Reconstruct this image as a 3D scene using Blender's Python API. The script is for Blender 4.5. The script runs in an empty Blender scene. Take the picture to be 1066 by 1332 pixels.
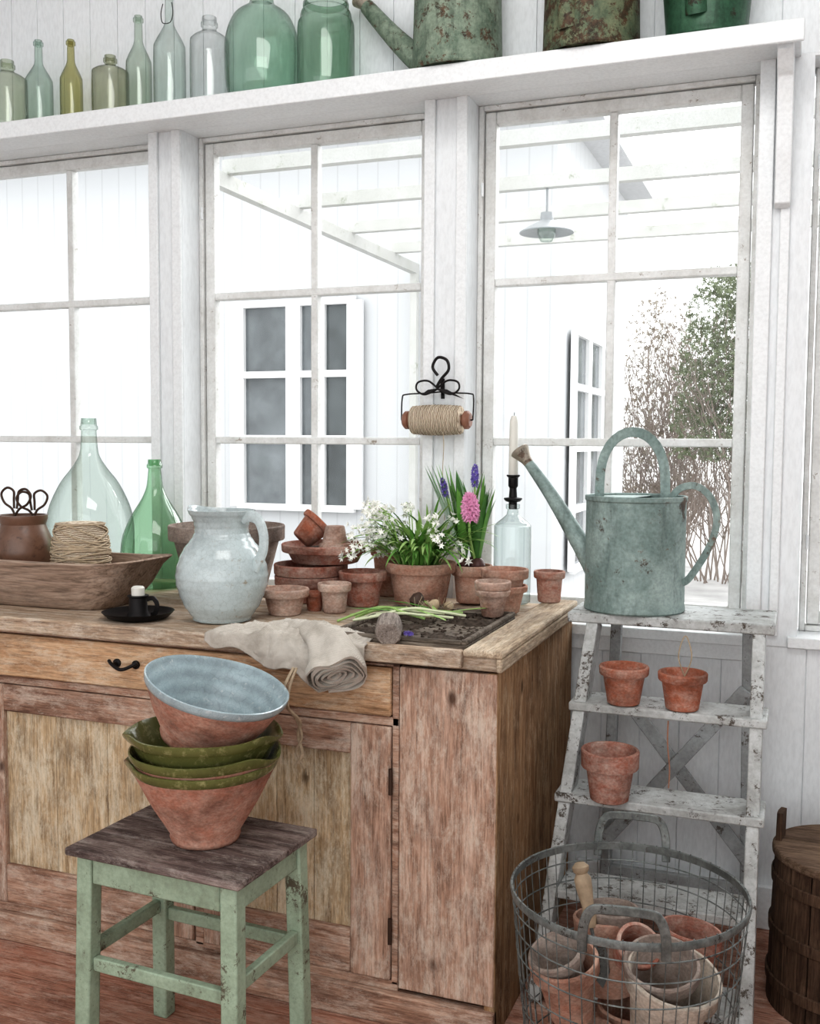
import bpy, bmesh, math, random
from mathutils import Vector, Matrix, noise
random.seed(7)
CY = -2.95
def W(X, Y, Z): return Vector((X, Y + CY, Z))
def rad(a): return math.radians(a)
COL = bpy.context.scene.collection

# ------------------------------------------------------------------ geometry
class G:
    def __init__(s): s.v = []; s.f = []
    def add(s, vs, fs, M=None):
        o = len(s.v)
        for p in vs:
            p = Vector(p)
            s.v.append(M @ p if M is not None else p)
        for f in fs: s.f.append([i + o for i in f])
        return s
    def box(s, c, d, R=None):
        x, y, z = d[0]/2, d[1]/2, d[2]/2
        vs = [Vector(p) for p in [(-x,-y,-z),(x,-y,-z),(x,y,-z),(-x,y,-z),(-x,-y,z),(x,-y,z),(x,y,z),(-x,y,z)]]
        fs = [(0,3,2,1),(4,5,6,7),(0,1,5,4),(1,2,6,5),(2,3,7,6),(3,0,4,7)]
        if R is not None: vs = [R @ p for p in vs]
        vs = [p + Vector(c) for p in vs]
        return s.add(vs, fs)
    def bb(s, x0, x1, y0, y1, z0, z1):
        return s.box(((x0+x1)/2,(y0+y1)/2,(z0+z1)/2),(abs(x1-x0),abs(y1-y0),abs(z1-z0)))
    def beam(s, p0, p1, w, h, up=(0,0,1)):
        p0 = Vector(p0); p1 = Vector(p1); t = (p1-p0); L = t.length; t.normalize()
        side = t.cross(Vector(up))
        if side.length < 1e-4: side = t.cross(Vector((0,1,0)))
        side.normalize(); u = side.cross(t)
        R = Matrix((side, t, u)).transposed()
        return s.box((p0+p1)/2, (w, L, h), R)
    def lathe(s, prof, seg=48, M=None, fn=None):
        vs = []; fs = []; rows = []
        for r, z in prof:
            if r < 1e-5:
                rows.append([len(vs)]); vs.append(Vector((0,0,z)))
            else:
                row = []
                for i in range(seg):
                    a = 2*math.pi*i/seg
                    p = Vector((r*math.cos(a), r*math.sin(a), z))
                    if fn: p = fn(p, a)
                    row.append(len(vs)); vs.append(p)
                rows.append(row)
        for a, b in zip(rows, rows[1:]):
            for i in range(seg):
                j = (i+1) % seg
                if len(a) == 1 and len(b) == 1: break
                if len(a) == 1: fs.append((a[0], b[j], b[i]))
                elif len(b) == 1: fs.append((a[i], a[j], b[0]))
                else: fs.append((a[i], a[j], b[j], b[i]))
        return s.add(vs, fs, M)
    def sweep(s, path, sec, up=None, closed=False, scale=None, cap=True):
        path = [Vector(p) for p in path]; n = len(path); m = len(sec)
        vs = []; fs = []; prev = None
        for i, p in enumerate(path):
            if closed: t = path[(i+1) % n] - path[i-1]
            else: t = path[min(i+1, n-1)] - path[max(i-1, 0)]
            t.normalize()
            if up is not None:
                side = t.cross(Vector(up))
                if side.length < 1e-4: side = prev.copy() if prev else Vector((1,0,0))
            else:
                if prev is None:
                    a = Vector((0,0,1)) if abs(t.z) < .9 else Vector((1,0,0))
                    side = t.cross(a)
                else: side = prev - t * prev.dot(t)
            side.normalize(); prev = side.copy(); u = side.cross(t)
            k = 1 if scale is None else (scale[i] if isinstance(scale, (list, tuple)) else scale)
            for a, b in sec: vs.append(p + side*a*k + u*b*k)
        R = n if closed else n-1
        for i in range(R):
            i2 = (i+1) % n
            for j in range(m):
                j2 = (j+1) % m
                fs.append((i*m+j, i*m+j2, i2*m+j2, i2*m+j))
        if cap and not closed:
            fs.append(list(range(m))[::-1]); fs.append([(n-1)*m+j for j in range(m)])
        return s.add(vs, fs)
    def tube(s, path, r, seg=8, closed=False):
        if isinstance(r, (list, tuple)):
            return s.sweep(path, [(math.cos(2*math.pi*i/seg), math.sin(2*math.pi*i/seg)) for i in range(seg)], closed=closed, scale=list(r))
        return s.sweep(path, [(r*math.cos(2*math.pi*i/seg), r*math.sin(2*math.pi*i/seg)) for i in range(seg)], closed=closed)
    def band(s, path, w, t, up=None, closed=False):
        return s.sweep(path, [(-w/2,-t/2),(w/2,-t/2),(w/2,t/2),(-w/2,t/2)], up=up, closed=closed)
    def ring(s, r, z, minor, seg=64, c=(0,0), ms=6):
        return s.tube([(c[0]+r*math.cos(2*math.pi*i/seg), c[1]+r*math.sin(2*math.pi*i/seg), z) for i in range(seg)], minor, ms, closed=True)
    def prism(s, pts, y0, y1, M=None):
        n = len(pts)
        vs = [(x, y0, z) for x, z in pts] + [(x, y1, z) for x, z in pts]
        fs = [list(range(n)), list(range(n, 2*n))[::-1]]
        for i in range(n):
            j = (i+1) % n; fs.append((i, i+n, j+n, j))
        return s.add(vs, fs, M)
    def warp(s, fn):
        s.v = [fn(p) for p in s.v]; return s
    def make(s, name, mat, parent=None, loc=(0,0,0), bevel=0, label=None, cat=None, group=None, kind=None, ang=35, rot=None):
        me = bpy.data.meshes.new(name)
        me.from_pydata([tuple(p) for p in s.v], [], [tuple(f) for f in s.f])
        me.validate()
        bm = bmesh.new(); bm.from_mesh(me); bmesh.ops.recalc_face_normals(bm, faces=bm.faces); bm.to_mesh(me); bm.free()
        for p in me.polygons: p.use_smooth = True
        me.set_sharp_from_angle(angle=rad(ang))
        me.materials.append(mat)
        ob = bpy.data.objects.new(name, me); COL.objects.link(ob)
        ob.location = loc
        if rot is not None: ob.rotation_euler = rot
        if parent is not None: ob.parent = parent
        if bevel:
            b = ob.modifiers.new('bevel', 'BEVEL'); b.width = bevel; b.segments = 2; b.limit_method = 'ANGLE'; b.angle_limit = rad(40)
        tag(ob, label, cat, group, kind)
        return ob

def tag(ob, label=None, cat=None, group=None, kind=None):
    if label: ob["label"] = label
    if cat: ob["category"] = cat
    if group: ob["group"] = group
    if kind: ob["kind"] = kind
def thing(name, loc, label, cat, group=None, rot=(0,0,0)):
    e = bpy.data.objects.new(name, None); COL.objects.link(e)
    e.empty_display_size = .05; e.location = loc; e.rotation_euler = rot
    tag(e, label, cat, group); return e
def smooth(pts, n=6, closed=False):
    pts = [Vector(p) for p in pts]; out = []; L = len(pts)
    rng = range(L if closed else L-1)
    for i in rng:
        if closed: p0, p1, p2, p3 = pts[i-1], pts[i], pts[(i+1) % L], pts[(i+2) % L]
        else: p0, p1, p2, p3 = pts[max(i-1,0)], pts[i], pts[i+1], pts[min(i+2, L-1)]
        for k in range(n):
            t = k/n
            out.append(.5*((2*p1)+(-p0+p2)*t+(2*p0-5*p1+4*p2-p3)*t*t+(-p0+3*p1-3*p2+p3)*t**3))
    if not closed: out.append(pts[-1])
    return out
def lerp(a, b, t): return a+(b-a)*t

# ------------------------------------------------------------------ materials
def srgb(r, g, b):
    f = lambda c: (c/255)/12.92 if c <= 10 else (((c/255)+.055)/1.055)**2.4
    return (f(r), f(g), f(b), 1)
class M:
    def __init__(s, name):
        s.mat = bpy.data.materials.new(name); s.mat.use_nodes = True
        s.nt = s.mat.node_tree; s.b = s.nt.nodes['Principled BSDF']; s.out = s.nt.nodes['Material Output']
    def n(s, t, **kw):
        nd = s.nt.nodes.new(t)
        for k, v in kw.items():
            if k in nd.inputs.keys(): nd.inputs[k].default_value = v
            else: setattr(nd, k, v)
        return nd
    def l(s, a, b): s.nt.links.new(a, b)
    def co(s, scale=(1,1,1), rnd=True):
        tc = s.n('ShaderNodeTexCoord'); mp = s.n('ShaderNodeMapping'); mp.inputs['Scale'].default_value = scale
        if rnd:
            oi = s.n('ShaderNodeObjectInfo')
            cb = s.n('ShaderNodeCombineXYZ'); mm = s.n('ShaderNodeMath', operation='MULTIPLY'); mm.inputs[1].default_value = 7.3
            s.l(oi.outputs['Random'], mm.inputs[0])
            for i in range(3): s.l(mm.outputs[0], cb.inputs[i])
            ad = s.n('ShaderNodeVectorMath', operation='ADD'); s.l(tc.outputs['Object'], ad.inputs[0]); s.l(cb.outputs[0], ad.inputs[1])
            s.l(ad.outputs[0], mp.inputs['Vector'])
        else: s.l(tc.outputs['Object'], mp.inputs['Vector'])
        return mp.outputs[0]
    def noise(s, vec, scale=5, detail=6, rough=.6, dist=0):
        nd = s.n('ShaderNodeTexNoise'); nd.inputs['Scale'].default_value = scale; nd.inputs['Detail'].default_value = detail
        nd.inputs['Roughness'].default_value = rough; nd.inputs['Distortion'].default_value = dist
        s.l(vec, nd.inputs['Vector']); return nd.outputs['Fac']
    def ramp(s, fac, stops):
        r = s.n('ShaderNodeValToRGB'); e = r.color_ramp.elements
        while len(e) < len(stops): e.new(.5)
        for i, (p, c) in enumerate(stops):
            e[i].position = p; e[i].color = c if not isinstance(c, (int, float)) else (c, c, c, 1)
        s.l(fac, r.inputs[0]); return r.outputs[0]
    def mix(s, fac, a, b, mode='MIX'):
        m = s.n('ShaderNodeMix', data_type='RGBA', blend_type=mode)
        for i, v in ((0, fac), (6, a), (7, b)):
            if isinstance(v, bpy.types.NodeSocket): s.l(v, m.inputs[i])
            else: m.inputs[i].default_value = v
        return m.outputs[2]
    def bump(s, h, strength=.3, dist=.003):
        b = s.n('ShaderNodeBump'); b.inputs['Strength'].default_value = strength; b.inputs['Distance'].default_value = dist
        s.l(h, b.inputs['Height']); s.l(b.outputs[0], s.b.inputs['Normal'])
    def fin(s, col=None, rough=.7, metal=0, spec=.3):
        if col is not None:
            if isinstance(col, bpy.types.NodeSocket): s.l(col, s.b.inputs['Base Color'])
            else: s.b.inputs['Base Color'].default_value = col
        s.b.inputs['Roughness'].default_value = rough; s.b.inputs['Metallic'].default_value = metal
        s.b.inputs['Specular IOR Level'].default_value = spec
        return s.mat

def wood(name, dark, mid, light, axis=2, worn=None, worn_amt=.5, rough=.85, s=1, bump=.6, plank=None, knots=False, wscale=7, stain=.55):
    m = M(name)
    sc = [50*s]*3; sc[axis] = 3.0*s
    v = m.co(tuple(sc)); g = m.noise(v, 1, 11, .76, 1.2)
    c = m.ramp(g, [(.30, dark), (.46, mid), (.66, light)])
    sc2 = [260*s]*3; sc2[axis] = 22*s
    f = m.noise(m.co(tuple(sc2)), 1, 3, .65)
    c = m.mix(.5, c, m.ramp(f, [(.34, .25), (.56, 1)]), 'MULTIPLY')
    if plank:
        ax, w = plank
        tc = m.n('ShaderNodeTexCoord'); sp = m.n('ShaderNodeSeparateXYZ'); m.l(tc.outputs['Object'], sp.inputs[0])
        dv = m.n('ShaderNodeMath', operation='DIVIDE'); dv.inputs[1].default_value = w; m.l(sp.outputs[ax], dv.inputs[0])
        fl = m.n('ShaderNodeMath', operation='FLOOR'); m.l(dv.outputs[0], fl.inputs[0])
        wn = m.n('ShaderNodeTexWhiteNoise', noise_dimensions='1D'); m.l(fl.outputs[0], wn.inputs['W'])
        c = m.mix(1, c, m.ramp(wn.outputs['Value'], [(0, .82), (1, 1)]), 'MULTIPLY')
        fr = m.n('ShaderNodeMath', operation='FRACT'); m.l(dv.outputs[0], fr.inputs[0])
        c = m.mix(1, c, m.ramp(fr.outputs[0], [(0, .25), (.02, 1)]), 'MULTIPLY')
    s3 = [9]*3; s3[axis] = 3.4
    lo = m.noise(m.co(tuple(s3)), 1, 10, .78, .5)
    c = m.mix(stain, c, m.ramp(lo, [(.38, (.32,.31,.33,1)), (.54, (1,1,1,1))]), 'MULTIPLY')
    if worn:
        sw = [wscale*3.0]*3; sw[axis] = wscale*1.1
        wv = m.noise(m.co(tuple(sw)), 1, 14, .87, .2)
        k = m.ramp(wv, [(.54-.16*worn_amt, 0), (.66-.14*worn_amt, .6)])
        c = m.mix(k, c, worn)
    if knots:
        kv = m.n('ShaderNodeTexVoronoi'); ks = [8]*3; ks[axis] = 4.6
        m.l(m.co(tuple(ks)), kv.inputs['Vector']); kv.inputs['Scale'].default_value = 1
        c = m.mix(m.ramp(kv.outputs['Distance'], [(.04, .85), (.11, 0)]), c, (dark[0]*.4, dark[1]*.35, dark[2]*.3, 1))
    m.bump(f, bump, .002)
    return m.fin(c, rough, 0, .15)
def paint(name, base, chip, th=0, s=8, rough=.55, dirt=.3, dirtcol=(.35,.33,.3,1), axis=None, fine_=.16):
    m = M(name)
    sc = [1,1,1]
    if axis is not None: sc[axis] = .3
    v = m.co(tuple(sc))
    d = m.noise(v, s*.35, 8, .72)
    c = m.mix(m.ramp(d, [(.38, dirt), (.60, 0)]), base, dirtcol)
    fine = m.noise(v, 110, 3, .6)
    c = m.mix(fine_, c, m.ramp(fine, [(.3, .4), (.6, 1)]), 'MULTIPLY')
    if th:
        n1 = m.noise(v, s, 13, .85, .15)
        k = m.ramp(n1, [(th-.015, 1), (th, 0)])
        c = m.mix(k, c, chip); m.bump(k, -.3, .001)
    return m.fin(c, rough)
def terra(name, base, bloom=srgb(208,194,182), amt=.4, rough=.9, dark=None):
    m = M(name); v = m.co((1,1,1.4))
    n1 = m.noise(v, 16, 12, .8, .2)
    k = m.ramp(n1, [(.54-.26*amt, 0), (.82-.25*amt, .8)])
    n2 = m.noise(v, 9, 8, .7)
    dk = dark or (base[0]*.33, base[1]*.36, base[2]*.38, 1)
    c = m.mix(k, base, bloom)
    c = m.mix(m.ramp(n2, [(.34, .7), (.56, 0)]), c, dk)
    sp = m.noise(v, 150, 2, .5); c = m.mix(.35, c, m.ramp(sp, [(.35, .4), (.6, 1)]), 'MULTIPLY')
    m.bump(sp, .25, .001)
    return m.fin(c, rough, 0, .15)
def rusty(name, base, rust, th=.58, metal=.35, rough=.5, lite=None, s=10):
    m = M(name); v = m.co()
    n1 = m.noise(v, s, 13, .82, .2)
    k = m.ramp(n1, [(th, 0), (th+.03, .9)])
    n2 = m.noise(v, s*.6, 9, .75)
    lt = lite or (min(1, base[0]*1.7), min(1, base[1]*1.7), min(1, base[2]*1.7), 1)
    c = m.mix(m.ramp(n2, [(.40, 0), (.60, .9)]), base, lt)
    n3 = m.noise(v, s*3, 6, .6)
    rc = m.mix(m.ramp(n3, [(.4, 0), (.6, 1)]), rust, (rust[0]*.3, rust[1]*.3, rust[2]*.3, 1))
    c = m.mix(k, c, rc)
    n4 = m.noise(m.co((1,1,.25)), s*2.2, 8, .7)
    c = m.mix(m.ramp(n4, [(.36, .5), (.48, 0)]), c, (base[0]*.35, base[1]*.35, base[2]*.35, 1))
    f = m.noise(v, 120, 3, .6); c = m.mix(.35, c, m.ramp(f, [(.35, .4), (.6, 1)]), 'MULTIPLY')
    m.bump(n3, .2, .001)
    return m.fin(c, rough, metal, .35)
def glass(name, tint, dens=1.0, gl=.5, edge=.42, g0=.05):
    m = M(name); nt = m.nt; nt.nodes.remove(m.b)
    lw = m.n('ShaderNodeLayerWeight'); lw.inputs['Blend'].default_value = .5
    dk = tuple((tint[i]**3.0)*edge for i in range(3)) + (1,)
    lt = tuple(tint[i]**dens for i in range(3)) + (1,)
    col = m.ramp(lw.outputs['Facing'], [(.3, lt), (.68, tuple(.65*lt[i]+.35*dk[i] for i in range(3))+(1,)), (.94, dk)])
    tr = m.n('ShaderNodeBsdfTransparent'); m.l(col, tr.inputs[0])
    go = m.n('ShaderNodeBsdfGlossy'); go.inputs['Roughness'].default_value = .04
    go.inputs['Color'].default_value = (.95,.98,.96,1)
    f = m.n('ShaderNodeMath', operation='POWER'); m.l(lw.outputs['Facing'], f.inputs[0]); f.inputs[1].default_value = 3
    f2 = m.n('ShaderNodeMath', operation='MULTIPLY_ADD'); m.l(f.outputs[0], f2.inputs[0]); f2.inputs[1].default_value = gl; f2.inputs[2].default_value = g0
    ms = m.n('ShaderNodeMixShader'); m.l(f2.outputs[0], ms.inputs[0]); m.l(tr.outputs[0], ms.inputs[1]); m.l(go.outputs[0], ms.inputs[2])
    m.l(ms.outputs[0], m.out.inputs[0]); return m.mat
def plain(name, col, rough=.6, metal=0, nz=.2, s=30, spec=.4, bump=.15):
    m = M(name); v = m.co(); n1 = m.noise(v, s, 6, .65)
    c = m.mix(nz, col, m.ramp(n1, [(.3, .25), (.65, 1)]), 'MULTIPLY'); m.bump(n1, bump, .001)
    return m.fin(c, rough, metal, spec)

WHITE = paint('white_paint', (.82,.842,.852,1), (.42,.40,.38,1), 0, 9, .4, .15, (.60,.615,.625,1))
SASH = paint('old_sash_paint', (.78,.79,.78,1), (.28,.24,.20,1), .40, 22, .5, .5, (.48,.47,.44,1))
PLANKW = paint('white_plank_paint', (.79,.815,.83,1), (.5,.49,.48,1), 0, 6, .5, .14, (.60,.63,.65,1), axis=2)
FLOOR = wood('floor_boards', srgb(112,74,60), srgb(176,126,106), srgb(204,160,140), axis=0, worn=srgb(205,180,165), worn_amt=.35, plank=(1,.12))
CAB_PINK = wood('worn_pink_pine', srgb(104,80,68), srgb(174,140,120), srgb(208,180,162), axis=2, worn=srgb(214,202,188), worn_amt=.42, knots=True)
CAB_PINKH = wood('worn_pink_pine_rail', srgb(98,74,62), srgb(164,128,108), srgb(200,170,150), axis=0, worn=srgb(210,196,182), worn_amt=.38)
CAB_YEL = wood('yellow_pine_panel', srgb(116,96,74), srgb(188,162,128), srgb(218,200,172), axis=2, worn=srgb(224,216,196), worn_amt=.48, knots=True)
CAB_OR = wood('orange_pine_drawer', srgb(124,94,70), srgb(190,152,118), srgb(218,188,156), axis=0, worn=srgb(218,204,184), worn_amt=.28)
CAB_SIDE = wood('brown_pine_side', srgb(88,66,48), srgb(156,120,88), srgb(194,160,124), axis=2, worn=srgb(200,178,150), worn_amt=.2, plank=(1,.19), knots=True)
TOPW = wood('worktop_wood', srgb(104,86,72), srgb(178,154,132), srgb(210,192,170), axis=0, worn=srgb(220,210,196), worn_amt=.4)
TOPL = wood('worktop_edging', srgb(120,102,86), srgb(192,172,148), srgb(220,206,186), axis=1, worn=srgb(124,112,98), worn_amt=.3)
DARKW = wood('dark_trough_wood', srgb(86,72,62), srgb(156,134,118), srgb(184,164,148), axis=0, rough=.75, s=.6, stain=.4)
SEATW = wood('dark_stool_seat', srgb(50,40,38), srgb(98,84,80), srgb(150,134,128), axis=0, worn=srgb(182,172,164), worn_amt=.32)
GREENP = paint('stool_green_paint', srgb(166,184,162), srgb(92,86,72), .432, 17, .6, .6, srgb(116,126,106), fine_=.3)
LADP = paint('ladder_chipped_paint', srgb(196,199,198), srgb(80,72,64), .450, 22, .65, .65, srgb(136,135,131), fine_=.3)
LADG = paint('ladder_brace_grey', srgb(176,180,181), srgb(92,86,80), .44, 22, .7, .6, srgb(132,132,130), fine_=.3)
BARREL = wood('old_barrel_wood', srgb(40,30,25), srgb(78,60,48), srgb(112,90,74), axis=2, rough=.7)
BARRELH = wood('old_barrel_lid', srgb(64,50,42), srgb(112,92,76), srgb(144,122,104), axis=0)
LIGHTW = plain('turned_light_wood', srgb(170,150,126), .7, 0, .6)
T_OR = terra('terracotta_orange', srgb(178,110,86), amt=.4)
T_RED = terra('terracotta_red', srgb(164,102,84), amt=.55)
T_PALE = terra('terracotta_pale', srgb(184,138,118), srgb(216,202,190), .82)
T_PINK = terra('terracotta_pink', srgb(178,128,108), srgb(208,186,170), .65)
T_GREY = terra('grey_clay', srgb(142,126,116), srgb(180,170,162), .5)
T_WHITE = terra('lime_crusted_clay', srgb(184,168,152), srgb(218,211,200), .7)
IRON = plain('black_iron', (.018,.016,.016,1), .5, .6)
BRNIRON = plain('brown_iron', srgb(70,52,42), .55, .4)
SOIL = plain('dark_soil', srgb(88,78,70), .95, 0, .9, 70, .1, 1)
TRAYB = wood('tray_black_wood', srgb(62,56,50), srgb(116,106,96), srgb(158,148,136), axis=0)
LEAF = plain('leaf_green', srgb(106,156,74), .5, 0, .35, 25)
LEAFD = plain('leaf_dark_green', srgb(80,126,66), .45, 0, .35, 25)
LEAFL = plain('leaf_pale_green', srgb(164,198,120), .5, 0, .3, 25)
STEMW = plain('blanched_stem', srgb(220,226,190), .5)
PINK = plain('pink_petal', srgb(240,178,212), .5, 0, .15)
PURP = plain('purple_petal', srgb(122,106,186), .5, 0, .3)
WPET = plain('white_petal', srgb(250,250,244), .5, 0, .05)
WAX = plain('candle_wax', srgb(216,214,206), .4, 0, .05)
CAN = rusty('weathered_zinc', srgb(118,136,132), srgb(112,82,62), .568, .15, .6, srgb(164,180,176), 7)
CANG = rusty('green_enamel_rust', srgb(98,116,100), srgb(98,68,50), .545, .1, .6, srgb(150,164,146), 18)
CANB = rusty('brown_green_rust', srgb(84,98,78), srgb(92,62,46), .50, .1, .6, srgb(128,134,106), 18)
CAND = rusty('dark_green_enamel', srgb(44,76,58), srgb(60,45,36), .56, .1, .4, srgb(66,104,80), 14)
ZINC = rusty('basket_zinc', srgb(96,100,98), srgb(80,70,62), .56, .4, .5, srgb(136,140,138), 16)
WINGLASS = glass('window_glass', (.985,.99,.99), .6, .06, .8, .008)
def glaze(name, base, spots, rough=.18, amt=.2, crack=0, rings=0):
    m = M(name); v = m.co(); n1 = m.noise(v, 6, 9, .75); n2 = m.noise(v, 45, 4, .7)
    c = m.mix(m.ramp(n1, [(.37, .6), (.56, 0)]), base, tuple(x*.5 for x in base[:3])+(1,))
    c = m.mix(m.ramp(n2, [(.62-.1*amt, 0), (.72, .8)]), c, spots)
    if crack:
        vo = m.n('ShaderNodeTexVoronoi', feature='DISTANCE_TO_EDGE'); vo.inputs['Scale'].default_value = crack; m.l(v, vo.inputs['Vector'])
        c = m.mix(m.ramp(vo.outputs['Distance'], [(.012, .28), (.04, 0)]), c, tuple(x*.4 for x in base[:3])+(1,))
    h = n1
    if rings:
        w = m.n('ShaderNodeTexWave', wave_type='RINGS', rings_direction='Z'); w.inputs['Scale'].default_value = rings; w.inputs['Distortion'].default_value = .6
        tc = m.n('ShaderNodeTexCoord'); m.l(tc.outputs['Object'], w.inputs['Vector'])
        c = m.mix(.2, c, w.outputs['Color'], 'MULTIPLY'); h = w.outputs['Fac']
    m.bump(h, .25, .003); return m.fin(c, rough, 0, .5)
G_BLUE = glaze('blue_grey_glaze', srgb(166,182,187), srgb(208,214,214), .12, .3, 80, 22)
G_PITCH = glaze('pitcher_glaze', srgb(188,199,200), srgb(150,138,120), .14, .2, 80)
G_GREEN = glaze('olive_green_glaze', srgb(100,102,60), srgb(150,146,104), .14, .8)
def linen():
    m = M('linen'); v = m.co()
    w = m.n('ShaderNodeTexWave'); w.inputs['Scale'].default_value = 160; m.l(v, w.inputs['Vector']); w.inputs['Distortion'].default_value = 1.5
    w2 = m.n('ShaderNodeTexWave', bands_direction='Z'); w2.inputs['Scale'].default_value = 160; m.l(v, w2.inputs['Vector'])
    n1 = m.noise(v, 12, 8, .68)
    c = m.mix(m.ramp(n1, [(.34, .6), (.56, 0)]), srgb(212,205,195), srgb(164,155,143))
    c = m.mix(.25, c, w.outputs['Color'], 'MULTIPLY'); c = m.mix(.15, c, w2.outputs['Color'], 'MULTIPLY')
    m.bump(n1, .7, .008); return m.fin(c, .95, 0, .1)
LINEN = linen()
def twine():
    m = M('twine'); v = m.co()
    w = m.n('ShaderNodeTexWave', bands_direction='Z'); w.inputs['Scale'].default_value = 60; w.inputs['Distortion'].default_value = 5; w.inputs['Detail'].default_value = 4
    m.l(v, w.inputs['Vector'])
    c = m.mix(w.outputs['Fac'], srgb(140,122,102), srgb(226,212,192))
    m.bump(w.outputs['Fac'], .8, .003); return m.fin(c, .95, 0, .1)
TWINE = twine()
TW2 = plain('jute_string', srgb(186,168,144), .95, 0, .4, 80)

# ------------------------------------------------------------------ camera & world
cam = bpy.data.cameras.new('camera'); co = bpy.data.objects.new('camera', cam); COL.objects.link(co)
cam.sensor_fit = 'VERTICAL'; cam.sensor_height = 36; cam.sensor_width = 36*1066/1332; cam.lens = 36.16
co.matrix_world = Matrix.Translation((0, CY, 1.34)) @ Matrix.Rotation(rad(20.75), 4, 'Z') @ Matrix.Rotation(rad(90-3.9), 4, 'X') @ Matrix.Rotation(rad(.35), 4, 'Z')
bpy.context.scene.camera = co
w = bpy.data.worlds.new('sky'); bpy.context.scene.world = w; w.use_nodes = True
w.node_tree.nodes['Background'].inputs[0].default_value = (.985,.995,1,1)
w.node_tree.nodes['Background'].inputs[1].default_value = 2.05
try:
    bpy.context.scene.view_settings.view_transform = 'Standard'
    bpy.context.scene.view_settings.look = 'Medium High Contrast'
except Exception as ex_: print('look', ex_)
def area(name, loc, tgt, sx, sy, e, col=(1,1,1)):
    L = bpy.data.lights.new(name, 'AREA'); L.shape = 'RECTANGLE'; L.size = sx; L.size_y = sy; L.energy = e; L.color = col
    o = bpy.data.objects.new(name, L); COL.objects.link(o); o.location = loc
    o.rotation_euler = (Vector(tgt)-Vector(loc)).to_track_quat('-Z', 'Y').to_euler()
area('fill_light', (-.3, -2.0, 3.15), (-.8, -.5, .8), 1.6, 1.0, 28, (1,.985,.965))  # added fill lamp below the ceiling to brighten the interior, no real fixture
L = bpy.data.lights.new('daylight', 'SUN'); L.energy = 3.6; L.angle = rad(45); L.color = (.97,.985,1)
o = bpy.data.objects.new('daylight', L); COL.objects.link(o); o.rotation_euler = Vector((-.25,-1,-.7)).to_track_quat('-Z', 'Y').to_euler()

# ------------------------------------------------------------------ room
S = 'structure'
SILL, HEAD = .82, 2.352
g = G(); yy = -5.2
while yy < 0:
    g.bb(-3.6, 2.2, yy+.001, yy+.119, -.03, 0); yy += .12
g.make('floor', FLOOR, kind=S, bevel=.002)
g = G(); xx = -3.6
while xx < 2.2:
    g.bb(xx+.0008, xx+.1092, 0, .006, 2.36, 3.3)
    g.bb(xx+.0008, xx+.1092, 0, .006, 0, .79)
    xx += .11
for a, b in ((-3.6, -2.885), (-2.045, -1.922), (-1.074, -.94), (-.13, .005), (.83, 2.2)):
    g.bb(a, b, -.004, .17, .79, 2.36)
g.bb(-3.6, 2.2, .0045, .17, -.2, .79); g.bb(-3.6, 2.2, .0045, .17, 2.36, 3.3)
g.make('wall_back', PLANKW, kind=S, bevel=.0012)
g = G(); g.bb(-3.6, 2.2, -.001, .17, HEAD, 2.36); g.make('trim_2', WHITE, kind=S)
g = G(); g.bb(-3.75, -3.6, -5.2, .17, 0, 3.3); g.make('wall_left', WHITE, kind=S)
g = G(); g.bb(2.2, 2.35, -5.2, .17, 0, 3.3); g.make('wall_right', WHITE, kind=S)
g = G(); g.bb(-3.75, 2.35, -5.2, .17, 3.3, 3.4); g.make('ceiling', WHITE, kind=S)
g = G()
for a, b in ((-2.045, -2.01), (-1.957, -1.922), (-1.074, -1.04), (-.974, -.94), (-.13, -.09), (-.07, -.045)):
    g.bb(a, b, -.016, -.004, SILL, HEAD)
for a, b in ((-2.9, -2.03), (-1.94, -1.06), (-.96, -.11)):
    g.bb(a, b, -.04, .15, .79, SILL)
    g.bb(a+.02, b-.02, -.018, -.001, .745, .79)
g.bb(-.02, .85, -.02, .15, .79, SILL)
g.make('trim_1', WHITE, kind=S, bevel=.003)
g = G(); g.bb(-.58, 2.2, -.02, 0, 0, .12); g.make('baseboard_back', WHITE, kind=S, bevel=.003)

def window(i, x0, x1, z0=SILL, z1=HEAD):
    g = G(); y0, y1 = .105, .145
    fr = .016
    g.bb(x0, x0+fr, y0-.01, .15, z0, z1); g.bb(x1-fr, x1, y0-.01, .15, z0, z1)
    g.bb(x0+fr, x1-fr, y0-.01, .15, z1-fr, z1); g.bb(x0+fr, x1-fr, y0-.01, .15, z0, z0+fr)
    a, b, c, d = x0+fr+.003, x1-fr-.003, z0+fr+.003, z1-fr-.003
    st, tr, br, mu = .034, .036, .036, .024
    g.bb(a, a+st, y0, y1, c, d); g.bb(b-st, b, y0, y1, c, d)
    g.bb(a+st, b-st, y0, y1, d-tr, d); g.bb(a+st, b-st, y0, y1, c, c+br)
    mx = (a+b)/2
    g.bb(mx-mu/2, mx+mu/2, y0+.004, y1, c+br, d-tr)
    for z in (1.342, 1.826):
        g.bb(a+st, b-st, y0+.002, y1, z-mu/2, z+mu/2)
    o = g.make('window_%d' % i, SASH, kind=S, bevel=.004)
    gg = G(); gg.bb(a+st-.01, b-st+.01, .128, .131, c+br-.01, d-tr+.01)
    gg.make('window_glass', WINGLASS, parent=o, kind=S)
    for z in (z0+.25, z1-.25):
        h = G(); h.tube([(x0+fr, y0-.014, z-.02), (x0+fr, y0-.014, z+.02)], .004)
        h.make('hinge', WHITE, parent=o, kind=S)
window(1, -2.885, -2.045); window(2, -1.922, -1.074); window(3, -.94, -.13); window(4, .008, .83)

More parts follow.
